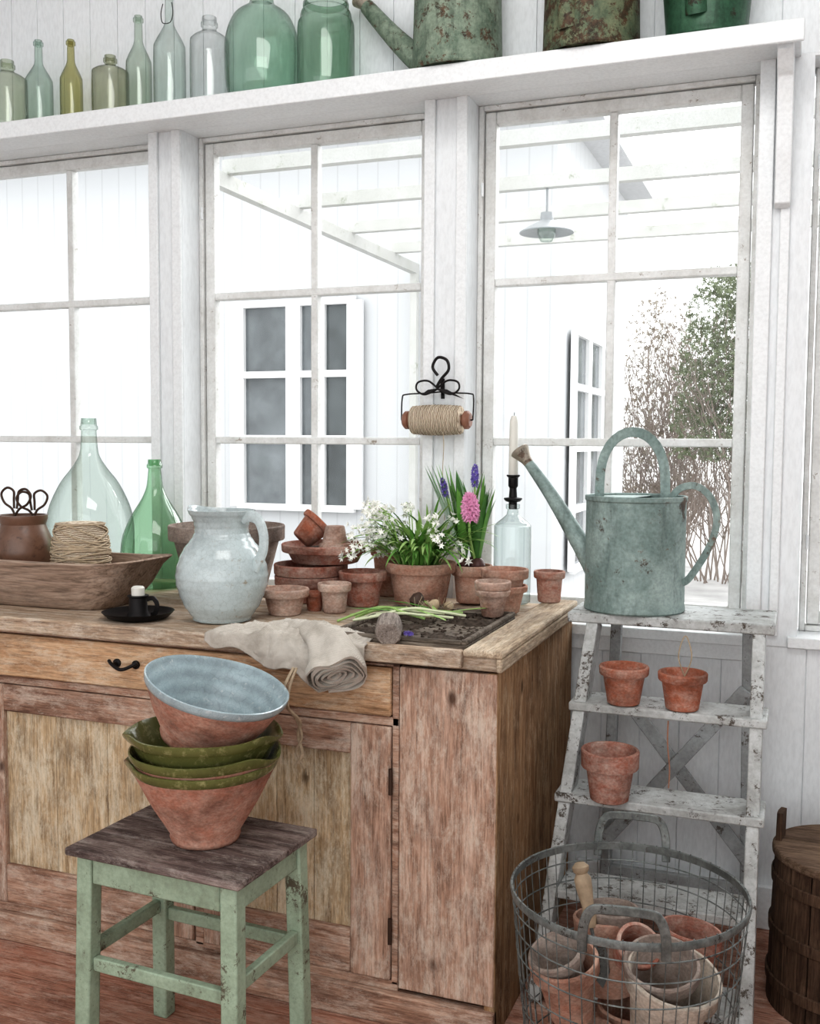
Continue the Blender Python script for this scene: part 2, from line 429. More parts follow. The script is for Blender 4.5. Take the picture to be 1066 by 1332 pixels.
sh = thing('wall_shelf', (0,0,2.32), "long white painted plank shelf above the windows", "shelf")
g = G(); g.bb(-3.55, -.03, -.20, -.005, .030, .05); g.bb(-3.55, -.022, -.212, -.2, .0, .054)
g.make('shelf_board', WHITE, sh, bevel=.003)
g = G()
pts = [(0,0),(-.15,0),(-.15,-.03),(-.125,-.06),(-.09,-.075),(-.075,-.11),(-.055,-.15),(-.05,-.2),(-.045,-.27),(-.03,-.30),(-.028,-.38),(0,-.39)]
n = len(pts)
g.add([(-.085, y-.017, z+.030) for y, z in pts]+[(-.045, y-.017, z+.030) for y, z in pts], [list(range(n)), list(range(n,2*n))[::-1]]+[(i, (i+1)%n, (i+1)%n+n, i+n) for i in range(n)])
g.make('bracket', WHITE, sh, bevel=.003)

# ------------------------------------------------------------------ cabinet
cab = thing('base_cabinet', (0, 0, 0), "large old stripped pine base cabinet with panelled doors and drawers", "cabinet")
XR, YF, YB, XL = -.60, -.82, -.045, -2.55
g = G(); g.bb(-.83, XR-.002, YF, YF+.025, .085, .835); g.make('corner_board', CAB_PINK, cab, bevel=.003)
g = G(); g.bb(XR-.025, XR, YF+.002, YB, .0, .836); g.make('side_panel', CAB_SIDE, cab, bevel=.003)
g = G()
g.bb(XL, -.832, YF+.004, YF+.026, .696, .716); g.bb(XL, -.832, YF+.004, YF+.026, .832, .838)
g.bb(XL, -.832, YF+.004, YF+.026, .075, .098)
g.bb(-1.372, -1.348, YF+.004, YF+.026, .09, .70); g.bb(-2.09, -2.06, YF+.004, YF+.026, .09, .70)
g.bb(-.848, -.832, YF+.004, YF+.026, .09, .838)
g.bb(XL, XL+.02, YF, YB, 0, .836); g.bb(XL, XR-.03, YB-.02, YB, .0, .836); g.bb(XL+.02, XR-.03, YF+.05, YB-.02, .08, .1)
g.make('body', CAB_PINKH, cab, bevel=.002)
g = G(); g.bb(XL, XR-.0, YF-.012, YF+.02, 0, .075); g.make('plinth', CAB_PINKH, cab, bevel=.004)
def door(x0, x1, hx):
    z0, z1 = .10, .694; sw = .10; y0 = YF-.002; y1 = YF+.022
    o = thing('door', (0,0,0), None, None); o.parent = cab
    for a, b in ((x0, x0+sw), (x1-sw, x1)):
        d = G(); d.bb(a, b, y0, y1, z0, z1); d.make('door_stile', CAB_PINK, o, bevel=.004)
    r = G(); r.bb(x0+sw, x1-sw, y0+.001, y1, z0, z0+.105); r.make('door_rail', CAB_PINKH, o, bevel=.004)
    r = G(); r.bb(x0+sw, x1-sw, y0+.001, y1, z1-.072, z1); r.make('door_rail', CAB_PINKH, o, bevel=.004)
    p = G(); k = (x1-x0-2*sw)/3
    for i in range(3):
        p.bb(x0+sw+i*k+.0005, x0+sw+(i+1)*k-.0005, y0+.014, y1-.002, z0+.105, z1-.072)
    p.make('door_panel', CAB_YEL, o, bevel=.001)
    for z in (.22, .57):
        h = G(); h.tube([(hx, y0-.004, z-.03), (hx, y0-.004, z+.03)], .005)
        h.make('hinge', BRNIRON, o)
door(-1.346, -.850, -.848); door(-2.056, -1.374, -2.05); door(-2.53, -2.094, -2.1)
def drawer(x0, x1, xm):
    d = G(); d.bb(x0, x1, YF-.004, YF+.02, .718, .830); d.bb(x0+.01, x1-.01, YF+.02, YF+.4, .722, .8)
    o = d.make('drawer', CAB_OR, cab, bevel=.005)
    h = G()
    for s_ in (-1, 1):
        h.lathe([(0,0),(.011,0),(.011,.004),(.005,.006),(.004,.02),(0,.02)], 12, Matrix.Translation((xm+s_*.028, YF-.004, .782)) @ Matrix.Rotation(rad(90),4,'X'))
    h.tube(smooth([(xm-.042,YF-.02,.79),(xm-.028,YF-.026,.782),(xm,YF-.03,.772),(xm+.028,YF-.026,.782),(xm+.042,YF-.02,.79)],5), .0045)
    h.make('handle', IRON, o, label="wrought black iron drawer handle")
drawer(-2.53, -.850, -1.560)

wt = thing('worktop', (0, 0, .84), "worn thick wooden worktop with edging boards", "worktop")
g = G(); g.bb(XL-.01, -1.03, YF-.022, YB, 0, .04); g.bb(-1.03, -.601, YF+.0, YB, 0, .034)
g.make('top_board', TOPW, wt, bevel=.006)
g = G(); g.bb(-.675, -.585, YF-.022, YB, .034, .050); g.bb(-.60, -.585, YF-.022, YB, .004, .034)
g.make('edging', TOPL, wt, bevel=.005)
g = G(); g.bb(-1.03, -.678, YF-.024, YF-.0005, .006, .047); g.make('front_edging', TOPW, wt, bevel=.004)
tr = thing('planting_tray', (-.85, -.60, .8745), "shallow blackened wooden tray crusted with soil on the worktop", "tray")
g = G(); g.bb(-.17, .165, -.185, .24, 0, .012)
g.bb(-.17,-.158,-.185,.24,.012,.024); g.bb(.153,.165,-.185,.24,.012,.024); g.bb(-.158,.153,.228,.24,.012,.024); g.bb(-.158,.153,-.185,-.173,.012,.022)
g.make('tray_frame', TRAYB, tr, bevel=.003)
g = G(); nx = 90; vs = []; fs = []
for j in range(nx+1):
    for i in range(nx+1):
        x = -.155+.305*i/nx; y = -.17+.395*j/nx
        vs.append((x, y, .0100+.016*max(0, noise.noise(Vector((x*16, y*16, 1)))+.10)+.007*max(0,noise.noise(Vector((x*90,y*90,4))))))
for j in range(nx):
    for i in range(nx):
        a = j*(nx+1)+i; fs.append((a, a+1, a+nx+2, a+nx+1))
g.add(vs, fs)
for i in range(200):
    x = random.uniform(-.15,.145); y = random.uniform(-.16,.21); r = random.uniform(.0015,.005)
    g.lathe([(0,0),(r,.3*r),(r*.9,r),(0,1.5*r)], 6, Matrix.Translation((x,y,.014)) @ Matrix.Rotation(random.random()*3,4,'X'))
g.make('soil', SOIL, tr, ang=20)

# ------------------------------------------------------------------ pots
def potprof(rb, rt, h, rimh=None, rimo=.005, t=.006):
    rimh = rimh or h*.24
    rm = rb+(rt-rimo-rb)*(h-rimh)/h*1.02
    return [(0,0),(rb*.9,0),(rb,.003),(rm,h-rimh),(rt-.001,h-rimh+.001),(rt+.001,h-rimh+.004),(rt+.002,h-.003),(rt,h),(rt-t+.001,h),(rt-t,h-.003),(rm-t,h-rimh),(rb-t,t+.002),(rb*.5,t),(0,t)]
def pot(loc, rb, rt, h, mat, label, rimh=None, rot=None, group="terracotta flowerpots", name='flowerpot'):
    o = G().lathe(potprof(rb, rt, h, rimh), 40).make(name, mat, None, loc, label=label, cat="flowerpot", group=group)
    if rot is not None: o.rotation_euler = rot
    return o
Z = .8802
pot(W(-1.271,2.42,Z), .042, .063, .070, T_PALE, "small pale lime-stained terracotta pot on the worktop", .022)
pot(W(-1.163,2.50,Z), .030, .044, .080, T_PALE, "small narrow pale terracotta pot on the worktop", .022)
pot(W(-1.139,2.635,Z), .044, .066, .098, T_RED, "weathered red terracotta pot beside the flower pot", .026)
pot(W(-1.315,2.665,Z), .078, .103, .075, T_RED, "wide red terracotta pot under a stack of pots", .03)
pot(W(-1.315,2.665,Z+.030), .078, .105, .078, T_RED, "wide red terracotta pot nested in another wide pot", .032)
e = thing('shallow_pot', W(-1.285,2.70,.9885), "wide shallow terracotta pan stacked on a red pot", "flowerpot", "terracotta flowerpots")
G().lathe(potprof(.095, .126, .056, .024), 48).make('pot', T_RED, e)
G().lathe([(0,.040),(.06,.042),(.110,.038)], 24).make('soil', SOIL, e)
pot(W(-1.365,2.70,1.0295+.020), .032, .050, .080, T_OR, "small orange terracotta pot tilted on the pot stack", rot=(rad(-28), rad(38), 0))
pot(W(-1.255,2.70,1.0305+.066), .028, .045, .066, T_PALE, "small pale pot turned upside down on the stack", rot=(rad(180),0,0))
pot(W(-1.140,2.845,Z), .040, .058, .150, T_PINK, "tall terracotta pot behind the pot stack near the window", .03)
pot(W(-1.225,2.505,Z), .020, .030, .052, T_OR, "tiny orange terracotta pot wedged between larger pots", .014)
pot(W(-1.608,2.690,Z), .115, .172, .208, T_GREY, "large grey clay pot behind the stoneware pitcher", .045)
pot(W(-.740,2.68,Z), .040, .061, .075, T_PINK, "terracotta pot nested under another near the worktop edge")
pot(W(-.740,2.68,Z+.037), .040, .063, .082, T_PINK, "terracotta pot nested inside another near the worktop edge", .026)
pot(W(-.735,2.548,.8905), .028, .044, .070, T_PALE, "small lime-streaked terracotta pot on the planting tray")
pot(W(-.735,2.548,.8905+.03), .028, .046, .062, T_PALE, "small lime-streaked terracotta pot nested in another", .022)
pot(W(-.655,2.845,.8905), .032, .043, .088, T_RED, "slim terracotta pot near the window sill")
pot(W(-.398,2.57,.6885), .040, .060, .096, T_OR, "terracotta pot on a ladder step")
pot(W(-.255,2.57,.6885), .040, .058, .092, T_OR, "terracotta pot with a string loop on a ladder step")
pot(W(-.411,2.465,.4745), .046, .068, .125, T_RED, "dark red terracotta pot on the lower ladder step", .045)
st = G(); st.tube(smooth([(-.255,-.335,.76),(-.271,-.335,.81),(-.255,-.335,.862),(-.239,-.335,.81),(-.255,-.335,.76)],6), .0018, 5)
st.make('string', TW2, label="loop of jute string hanging behind the pot", cat="string")

# ------------------------------------------------------------------ trough with contents
def trough():
    g = G()
    Lt, Lb, Wt, Wb, H, t = .368, .255, .148, .115, .130, .018
    def loop(L, Wd, z, n=48, k=5, lift=0):
        out = []
        for i in range(n):
            a = 2*math.pi*i/n; c, s_ = math.cos(a), math.sin(a)
            r = (abs(c)**k+abs(s_)**k)**(-1/k)
            x = L*c*r; y = Wd*s_*r
            out.append(Vector((x, y, z + lift*max(0, abs(x)/L-.7)/.3)))
        return out
    rows = [loop(Lb*.98, Wb*.95, 0), loop(Lb, Wb, .004), loop(Lb+.05, Wb+.016, H*.45), loop(Lt-.03, Wt-.006, H*.86), loop(Lt, Wt, H*.98, lift=.010), loop(Lt-.005, Wt-.003, H, lift=.011),
            loop(Lt-.05, Wt-t, H, lift=.002), loop(Lt-.07, Wt-t-.002, H*.86), loop(Lb+.02, Wb-.002, H*.4), loop(Lb-.02, Wb-t, .022), loop(.05,.03,.021)]
    n = 48; vs = [p for r in rows for p in r]; fs = []
    for a in range(len(rows)-1):
        for i in range(n): j = (i+1) % n; fs.append((a*n+i, a*n+j, (a+1)*n+j, (a+1)*n+i))
    fs.append(list(range(n))[::-1]); fs.append([(len(rows)-1)*n+i for i in range(n)])
    g.add(vs, fs)
    return g
TY = 2.365
trough().make('dough_trough', DARKW, None, W(-2.005,TY,Z), label="long carved brown wooden dough trough on the worktop", cat="wooden trough", ang=50)
jar = thing('brown_jar', W(-2.085,TY,.9025), "brown glazed jar holding scissors in the wooden trough", "jar")
J1 = glaze('brown_salt_glaze', srgb(116,86,70), srgb(64,46,38), .3, .6)
G().lathe([(0,0),(.05,0),(.056,.006),(.072,.05),(.083,.11),(.080,.15),(.066,.182),(.062,.195),(.068,.212),(.068,.222),(.062,.222),(.056,.195),(.06,.18),(.074,.15),(.074,.1),(.05,.01),(0,.008)], 40).make('jar_body', J1, jar)
def scissors(name, loc, label, s_=1, rot=(0,0,0), mat=BRNIRON, cat='scissors'):
    e = thing(name, loc, label, cat, rot=rot)
    for sd in (-1, 1):
        g = G()
        lp = smooth([(0,0,0),(sd*.012*s_,0,.02*s_),(sd*.034*s_,0,.035*s_),(sd*.044*s_,0,.060*s_),(sd*.028*s_,0,.078*s_),(sd*.008*s_,0,.070*s_),(sd*.006*s_,0,.045*s_),(sd*.004*s_,0,.02*s_)], 6)
        g.tube(lp, .0035*s_, 8)
        b = [(0, 0), (-sd*.012*s_, -.02*s_), (-sd*.014*s_, -.07*s_), (-sd*.002*s_, -.105*s_)]
        g.prism(b if sd > 0 else b[::-1], -.0015*s_+sd*.0012, .0012*s_+sd*.0012)
        g.make('blade', mat, e)
    return e
scissors('scissors', W(-2.105,TY-.01,1.122), "old iron scissors standing handles-up in the brown jar", 1.0, (0, rad(4), rad(15)), BRNIRON)
scissors('scissors', W(-2.06,TY+.015,1.118), "small iron snips standing handles-up in the brown jar", .95, (0, rad(-4), rad(40)), BRNIRON)
tb = thing('twine_ball', W(-1.885,TY,.903), "rounded wound ball of pale jute twine in the wooden trough", "twine")
def tr_(z):
    t = z/.205; return .036+.043*math.sin(math.pi*min(1,(.20+.62*t)))**.7
G().lathe([(0,0)]+[(tr_(.205*i/20), .205*i/20) for i in range(21)]+[(.03,.208),(0,.2)], 40).make('core', TWINE, tb)
g = G()
for k in range(34):
    tilt = random.uniform(-.5,.5); ph = random.uniform(0, 6.28); zc = .012+.18*k/33
    pth = []
    for i in range(40):
        a = 2*math.pi*i/40; z = min(.203, max(.004, zc+tilt*.07*math.sin(a+ph)+.0))
        r = tr_(z)+.0022+.001*math.sin(3*a+k)
        pth.append((r*math.cos(a), r*math.sin(a), z))
    g.tube(pth, .0026, 5, closed=True)
g.make('strands', TW2, tb)

# ------------------------------------------------------------------ glass
def bottle(name, loc, prof, mat, label, group=None, seg=40, cat='bottle'):
    pr = [(0, .004)] + [(prof[0][0]*.8, .0)] + prof
    rn, zn = prof[-1]
    pr += [(rn-.003, zn), (rn-.003, zn-.02)]
    return G().lathe(pr, seg).make(name, mat, None, loc, label=label, cat=cat, group=group, ang=60)
def rnd_prof(pts, n=5):
    return [(p.x, p.z) for p in smooth([(a, 0, b) for a, b in pts], n)]
def lip(r, z): return [(r, z), (r+.004, z+.002), (r+.004, z+.012), (r+.001, z+.014)]
DJ = glass('clear_green_glass', (.80,.86,.82), .8, .4, .45); GG = glass('green_glass', (.62,.80,.64), 1.0, .4, .5)
bottle('demijohn', W(-2.165,2.765,Z), rnd_prof([(.12,.004),(.135,.03),(.140,.12),(.138,.19),(.125,.25),(.092,.32),(.055,.37),(.032,.41),(.026,.45)])+[(.024,.49)]+lip(.025,.492)+[(.024,.53)], DJ, "large clear glass demijohn bottle behind the wooden trough", cat='glass bottle')
bottle('demijohn', W(-1.890,2.73,Z), rnd_prof([(.095,.004),(.105,.02),(.107,.1),(.10,.16),(.075,.22),(.042,.275),(.027,.31),(.022,.34)])+[(.019,.37)]+lip(.020,.372)+[(.020,.40)], GG, "green glass wine bottle with wide body behind the candlestick", cat='glass bottle')
cb = thing('candle_bottle', W(-.764,2.845,Z), "clear glass bottle used as a candlestick with a white taper candle", "candlestick")
CG = glass('aqua_clear_glass', (.86,.90,.89), 1, .4, .4)
G().lathe([(0,.004),(.045,0),(.053,.006)]+rnd_prof([(.053,.02),(.053,.2),(.05,.225),(.03,.243),(.017,.255)])+[(.015,.27),(.02,.272),(.02,.284),(.014,.285)], 40).make('bottle', CG, cb, ang=60)
G().lathe([(0,.27),(.012,.27),(.012,.29),(.02,.292),(.026,.298),(.026,.302),(.012,.304),(.01,.33),(.014,.336),(.014,.36),(.019,.364),(.019,.368),(0,.366)], 24).make('candle_holder', IRON, cb)
G().lathe([(0,.35),(.013,.355),(.0140,.36),(.0120,.52),(.007,.535),(0,.536)], 20).make('candle', WAX, cb)
g = G(); g.tube([(0,0,.53),(.001,0,.545)], .001, 5); g.make('wick', IRON, cb)

cs = thing('chamberstick', W(-1.588,2.215,Z), "black iron chamberstick with a stub of white candle", "candlestick")
G().lathe([(0,.003),(.06,0),(.078,.006),(.09,.018),(.092,.020),(.088,.019),(.075,.010),(.05,.006),(0,.006)], 40).make('dish', IRON, cs)
g = G(); g.lathe([(0,.005),(.03,.006),(.028,.012),(.024,.02),(.023,.055),(.027,.058),(.027,.061),(.018,.061),(.018,.03),(0,.03)], 28)
g.band(smooth([(.027,0,.052),(.05,-.005,.056),(.062,-.006,.04),(.055,-.004,.018),(.04,0,.012)],5), .012, .003, up=(0,1,0))
g.make('cup', IRON, cs)
G().lathe([(0,.04),(.0165,.04),(.017,.080),(.013,.084),(0,.082)], 20).make('candle', WAX, cs)

# ------------------------------------------------------------------ pitcher
pt = thing('stoneware_pitcher', W(-1.376,2.277,Z), "pale blue-grey glazed stoneware pitcher on the worktop", "pitcher", rot=(0,0,rad(-12)))
pp = rnd_prof([(.073,.004),(.076,.012),(.098,.045),(.115,.095),(.115,.135),(.099,.18),(.076,.212),(.068,.232),(.072,.258),(.084,.278)])
inner = [(r-.006, z) for r, z in pp[::-1]]
def spoutfn(p, a):
    if p.z > .22:
        k = (p.z-.22)/.06; d_ = math.cos(a-math.pi); f = max(0, d_)**10
        return Vector((p.x*(1+.24*k*f), p.y*(1-.1*k*f), p.z+.008*k*f))
    return p
rp = []
for i, (r, z) in enumerate(pp): rp.append((r+.0010*math.sin(i*2.2), z))
G().lathe([(0,.002),(.066,0)]+rp+[(.086,.284),(.080,.284)]+inner[1:-3]+[(0,.02)], 56, fn=spoutfn).make('pitcher_body', G_PITCH, pt, ang=60)
g = G(); g.sweep(smooth([(.070,0,.262),(.095,0,.272),(.124,0,.262),(.140,0,.225),(.136,0,.185),(.118,0,.155),(.108,0,.140)],6), [(.015*math.cos(a*math.pi/5), .007*math.sin(a*math.pi/5)) for a in range(10)], up=(0,1,0))
g.make('handle', G_PITCH, pt)

# ------------------------------------------------------------------ plants
def strap(g, base, az, L, w, bend, lean=.15, seg=9):
    d = Vector((math.cos(az), math.sin(az), 0)); s_ = Vector((-d.y, d.x, 0)); p = Vector(base); ang = lean; vs = []; fs = []
    for i in range(seg+1):
        t = i/seg; ww = w*(1-(max(0, t-.5)*2)**2.2)*(.7+.6*min(t*3, 1))*.75+.0006
        n_ = Vector((0,0,1))*math.sin(ang)-d*math.cos(ang)
        vs += [p-s_*ww/2+n_*ww*.18, p.copy(), p+s_*ww/2+n_*ww*.18]
        dirv = d*math.sin(ang)+Vector((0,0,1))*math.cos(ang)
        p = p+dirv*L/seg; ang += bend/seg
    for i in range(seg):
        a = i*3
        fs += [(a, a+1, a+4, a+3), (a+1, a+2, a+5, a+4)]
    g.add(vs, fs); return p
def floret(g, c, dr, s_, petals=6):
    dr = Vector(dr).normalized(); a = dr.orthogonal().normalized(); b = dr.cross(a); ph = random.random()*6
    for k in range(petals):
        t = ph+2*math.pi*k/petals; o = a*math.cos(t)+b*math.sin(t); q = dr.cross(o)
        g.add([c, c+dr*s_*.4+o*s_*.3-q*s_*.2, c+dr*s_*.55+o*s_*.85, c+dr*s_*.4+o*s_*.3+q*s_*.2], [(0,1,2),(0,2,3)])
def spike(g, p0, p1, r, n, s_):
    p0 = Vector(p0); p1 = Vector(p1)
    for i in range(n):
        t = (i+.5)/n; a = i*2.4; taper = math.sin(math.pi*(.18+.72*t))**.6
        o = Vector((math.cos(a), math.sin(a), .25)); c = p0.lerp(p1, t)+Vector((o.x, o.y, 0))*r*.35*taper
        floret(g, c, o, s_*taper+.002)
def leafobj(e, lv, name='leaves', mat=LEAF): lv.make(name, mat, e, ang=80)
e = thing('potted_white_flowers', W(-1.003,2.735,Z), "terracotta pot of white spring bulbs with arching green leaves", "potted plant")
G().lathe(potprof(.072,.098,.120,.03), 44).make('pot', T_PINK, e)
G().lathe([(0,.104),(.05,.106),(.086,.1)], 24).make('soil', SOIL, e)
lv = G(); lp_ = G(); stg = G(); fl = G()
for i in range(150):
    a = random.uniform(0, 2*math.pi); r = random.uniform(0,.06)
    b = (r*math.cos(a), r*math.sin(a), .10)
    az = a+random.uniform(-.6,.6)
    if math.sin(az) > .35: az = -az
    strap(lv if i % 2 == 0 else lp_, b, az, random.uniform(.12,.25), random.uniform(.009,.015), random.uniform(.6,2.3), random.uniform(.05,.6))
for i in range(40):
    a = random.uniform(math.pi*.75, 2*math.pi+.5)
    if i < 18: a = random.uniform(2.5, 4.0)
    r = random.uniform(.02,.06)
    p0 = Vector((r*math.cos(a), r*math.sin(a), .10)); out = random.uniform(.02,.13 if i >= 18 else .19); hh = random.uniform(.14,.29) if i >= 18 else random.uniform(.13,.22)
    p2 = Vector(((r+out)*math.cos(a), (r+out)*math.sin(a), hh)); pm = (p0+p2)/2+Vector((0,0,.05))
    pth = smooth([p0, pm, p2], 5); stg.tube(pth, .0018, 5)
    for k in range(9):
        q = pth[-1-min(k//2, 4)]+Vector([random.uniform(-.015,.015) for _ in range(3)])
        floret(fl, q, [random.uniform(-1,1), random.uniform(-1,.4), random.uniform(-.6,.8)], random.uniform(.010,.017))
leafobj(e, lv, 'leaves', LEAF); leafobj(e, lp_, 'leaves', LEAFL); stg.make('stems', LEAFL, e); fl.make('blossoms', WPET, e, ang=10)
e = thing('potted_hyacinths', W(-.875,2.815,Z), "terracotta pot of forced hyacinths with pink and purple blooms", "potted plant")
G().lathe(potprof(.044,.058,.108,.03), 40).make('pot', T_PINK, e)
G().lathe([(0,.10),(.03,.102),(.048,.096)], 24, fn=lambda p,a: p+Vector((0,0,.006*math.sin(5*a)))).make('soil', SOIL, e)
BULB = plain('bulb_skin', srgb(92,62,58), .5, 0, .5)
for dx, dy in ((-.02,-.01),(.022,-.015),(.0,.02)):
    G().lathe([(0,0),(.017,.006),(.022,.018),(.016,.032),(.006,.042),(0,.044)], 16, Matrix.Translation((dx,dy,.092))).make('bulb', BULB, e)
lv = G(); lv2 = G(); sg = G()
for i in range(40):
    a = random.uniform(0, 2*math.pi); c = random.choice([(-.02,-.01),(.022,-.015),(0,.02)])
    dx = c[0]+.008*math.cos(a)
    strap(lv if i % 2 else lv2, (dx, c[1]+.008*math.sin(a), .125), a, random.uniform(.14,.26), .024, random.uniform(.05,.35), random.uniform(.02,.22))
for x in (-.13, -.105, -.08, -.06, -.12, -.09, -.045):
    strap(lv if x < -.09 else lv2, (-.03, 0, .12), math.pi, .27+abs(x)*.2, .021, .05, abs(x)*3.0)
leafobj(e, lv, 'leaves', LEAFD); leafobj(e, lv2, 'leaves', LEAF)
sg.tube(smooth([(.015,-.015,.12),(.008,-.05,.2),(.010,-.06,.31)],5), .004, 6)
sg.tube(smooth([(-.02,0,.12),(-.06,0,.24),(-.085,0,.33)],5), .003, 6)
sg.tube(smooth([(0,.02,.12),(.0,.02,.25),(0,.02,.35)],5), .003, 6)
sg.make('stems', LEAFL, e)
pk = G(); spike(pk, (.014,-.06,.240), (.010,-.062,.314), .032, 58, .020); pk.make('pink_blossom', PINK, e, ang=10)
pu = G(); spike(pu, (-.08,0,.30), (-.092,0,.355), .012, 24, .008); spike(pu, (0,.02,.33), (.0,.02,.395), .014, 28, .009)
pu.make('purple_blossom', PURP, e, ang=10)

for i, (x, y) in enumerate(((-.955, 2.56), (-.90, 2.53), (-.865, 2.555), (-.925,2.51), (-.875,2.49))):
    e = thing('flower_bulb', W(x, y, .8985), "loose muddy flower bulb with roots on the planting tray", "flower bulb", "loose bulbs")
    e.rotation_euler = (rad(30*i), rad(20), i*1.3)
    k_ = (1.15, .9, .8, .7, .75)[i]
    G().lathe([(0,0),(.012*k_,.004*k_),(.018*k_,.014*k_),(.014*k_,.028*k_),(.005*k_,.036*k_),(0,.038*k_)], 16).make('bulb', plain('pale_bulb%d' % i, srgb(196,176,146) if i in (1,2,4) else srgb(84,64,54), .6, 0, .5), e)
    rt = G()
    for k in range(12):
        a = k*.6; rt.tube(smooth([(0,0,.004),(.014*math.cos(a),.014*math.sin(a),-.001),(.038*math.cos(a+.4),.038*math.sin(a+.4),.002)],4), .0009, 4)
    rt.make('roots', TW2, e)
for i, (x0,y0,x1,y1) in enumerate(((-1.10,2.46,-.80,2.50),(-1.06,2.40,-.84,2.47),(-1.09,2.36,-.92,2.52),(-1.02,2.30,-.80,2.42),(-1.07,2.43,-.86,2.38),(-1.0,2.36,-.78,2.46))):
    g = G()
    g.tube(smooth([W(x0,y0,.884 if x0 < -1.02 else .9), W(x0*.6+x1*.4,y0*.6+y1*.4+.015,.904+.003*i), W(x0*.3+x1*.7,y0*.3+y1*.7-.01,.906+.002*i), W(x1,y1,.902)],6), [.0026+.0003*i]*10+[.0035]*9, 6)
    g.make('cut_stem', STEMW if i % 2 else LEAFL, label="cut green flower stem lying on the planting tray", cat="flower stem", group="cut stems")
for i, (x, y, a) in enumerate(((-.86,2.47,2.2),(-.92,2.42,3.4),(-.84,2.45,.6),(-.88,2.50,2.9),(-.80,2.36,2.6))):
    g = G(); strap(g, (0,0,0), a, .15, .012, .12, 1.45); g.make('loose_leaf', LEAF if i % 2 else LEAFL, None, W(x,y,.905), label="loose green leaf on the planting tray", cat="leaf", group="loose leaves", ang=80)
g = G(); spike(g, (0,0,0), (.018,-.006,.0), .007, 16, .006); g.make('muscari_blossom', PURP, None, W(-.835,2.18,.902), label="small purple grape hyacinth blossom at the tray edge", cat="flower", ang=10)
lg = thing('log_piece', W(-.880,2.190,.908), "short weathered grey stick of wood lying on the worktop edge", "log", rot=(rad(-90),0,rad(20)))
G().lathe([(0,-.075),(.026,-.075),(.029,-.07),(.030,.06),(.027,.07),(0,.07)], 20, fn=lambda p,a: p*(1) + Vector((.002*math.sin(3*a),.002*math.cos(4*a),0))).make('wood', wood('grey_stick', srgb(78,68,62), srgb(135,124,116), srgb(172,162,154), axis=2, s=1.5), lg)

# ------------------------------------------------------------------ cloth
cl = thing('linen_towel', W(-1.12,2.12,.88), "rolled natural linen cloth draped over the worktop edge", "cloth")
ox, oy, oz = -1.12, 2.12, .88
g = G(); nu, nv = 90, 80; vs = []; fs = []
def drop(u):
    return .014+.105*max(0, (u-.05)/.95)**1.0*(1 if u < .88 else (1-(u-.88)*2.5))+.010*math.sin(u*19)
for i in range(nu+1):
    u = i/nu; x = -1.315+.410*u
    dp = max(.004, drop(u))
    back = 2.13+.14*math.sin(min(1, .08+u*1.05)*math.pi*.8)
    total = (back-2.095)+dp
    for j in range(nv+1):
        s_ = total*j/nv; dd = back-2.095
        if s_ < dd: y = back-s_; z = .0
        else: y = 2.089; z = -(s_-dd)
        P3 = Vector((u*6, s_*16, 3)); wv = noise.noise(P3)+.5*noise.noise(P3*2.3)+.35*noise.noise(P3*5)
        ridge = 1-abs(noise.noise(Vector((u*5.2+s_*6, s_*12-u*4, 11))))*3.8
        ridge2 = 1-abs(noise.noise(Vector((u*11+s_*3, s_*16+u*6, 5))))*4
        env = math.sin(math.pi*min(1, max(0, u*1.02)))**.6*math.sin(math.pi*min(.97, j/nv+.04))**.5
        hgt = max(.003, (.008+.009*wv+.013*max(0, ridge)+.009*max(0,ridge2))*env+.004)
        if s_ < dd:
            z += hgt
            if dd-s_ < .02: y -= hgt*.4*(1-(dd-s_)/.02)
        else:
            k = min(1, (s_-dd)/.03); y -= hgt*(.4+.5*k); z += hgt*(1-k)
        vs.append((x-ox+.008*math.sin(s_*30+u*4), y-oy, z))
for i in range(nu):
    for j in range(nv):
        a = i*(nv+1)+j; fs.append((a, a+1, a+nv+2, a+nv+1))
g.add(vs, fs); o = g.make('draped_cloth', LINEN, cl, ang=80)
m = o.modifiers.new('sol', 'SOLIDIFY'); m.thickness = .003; m.offset = 1
path = smooth([W(-1.15,2.185,.892),W(-1.075,2.140,.898),W(-1.010,2.092,.894),W(-.955,2.045,.858),W(-.934,2.018,.826)],6)
path = [p-W(ox,oy,oz) for p in path]
turns = 5.4; ns = 190; sec_o = []; sec_i = []
for k in range(ns+1):
    th = 2*math.pi*turns*k/ns+2.2; r = .007+.0118*(2*math.pi*turns*k/ns)/(2*math.pi)
    wob = 1+.08*math.sin(2*th+k*.02)+.05*math.sin(3*th+k*.05)+.03*math.sin(5*th)
    tk = .0027+.0010*math.sin(k*.3)
    sec_o.append(((r+tk)*wob*math.cos(th), (r+tk)*wob*math.sin(th)*.98)); sec_i.append(((r-tk)*wob*math.cos(th), (r-tk)*wob*math.sin(th)*.98))
sec = sec_o+sec_i[::-1]
g = G(); np_ = len(path); g.sweep(path, sec, cap=False, scale=[.22+.80*min(1, (i/(np_-1)*1.12))**1.7 for i in range(np_)])
m_ = len(sec); n_ = len(path); base = (n_-1)*m_
for k in range(ns):
    g.f.append([base+k, base+k+1, base+m_-2-k, base+m_-1-k])
    g.f.append([k, m_-1-k, m_-2-k, k+1])
def crumple(p):
    q = p*26; a = 0.007
    q2 = p*55
    return p+Vector((noise.noise(q), noise.noise(q+Vector((9,3,1))), noise.noise(q+Vector((4,8,2)))))*a+Vector((0,0,1))*.003*math.sin(p.x*60+p.y*45)+Vector((0,noise.noise(q2),noise.noise(q2+Vector((3,3,3)))))*.0025
g.warp(crumple)
g.make('roll', LINEN, cl, ang=50)
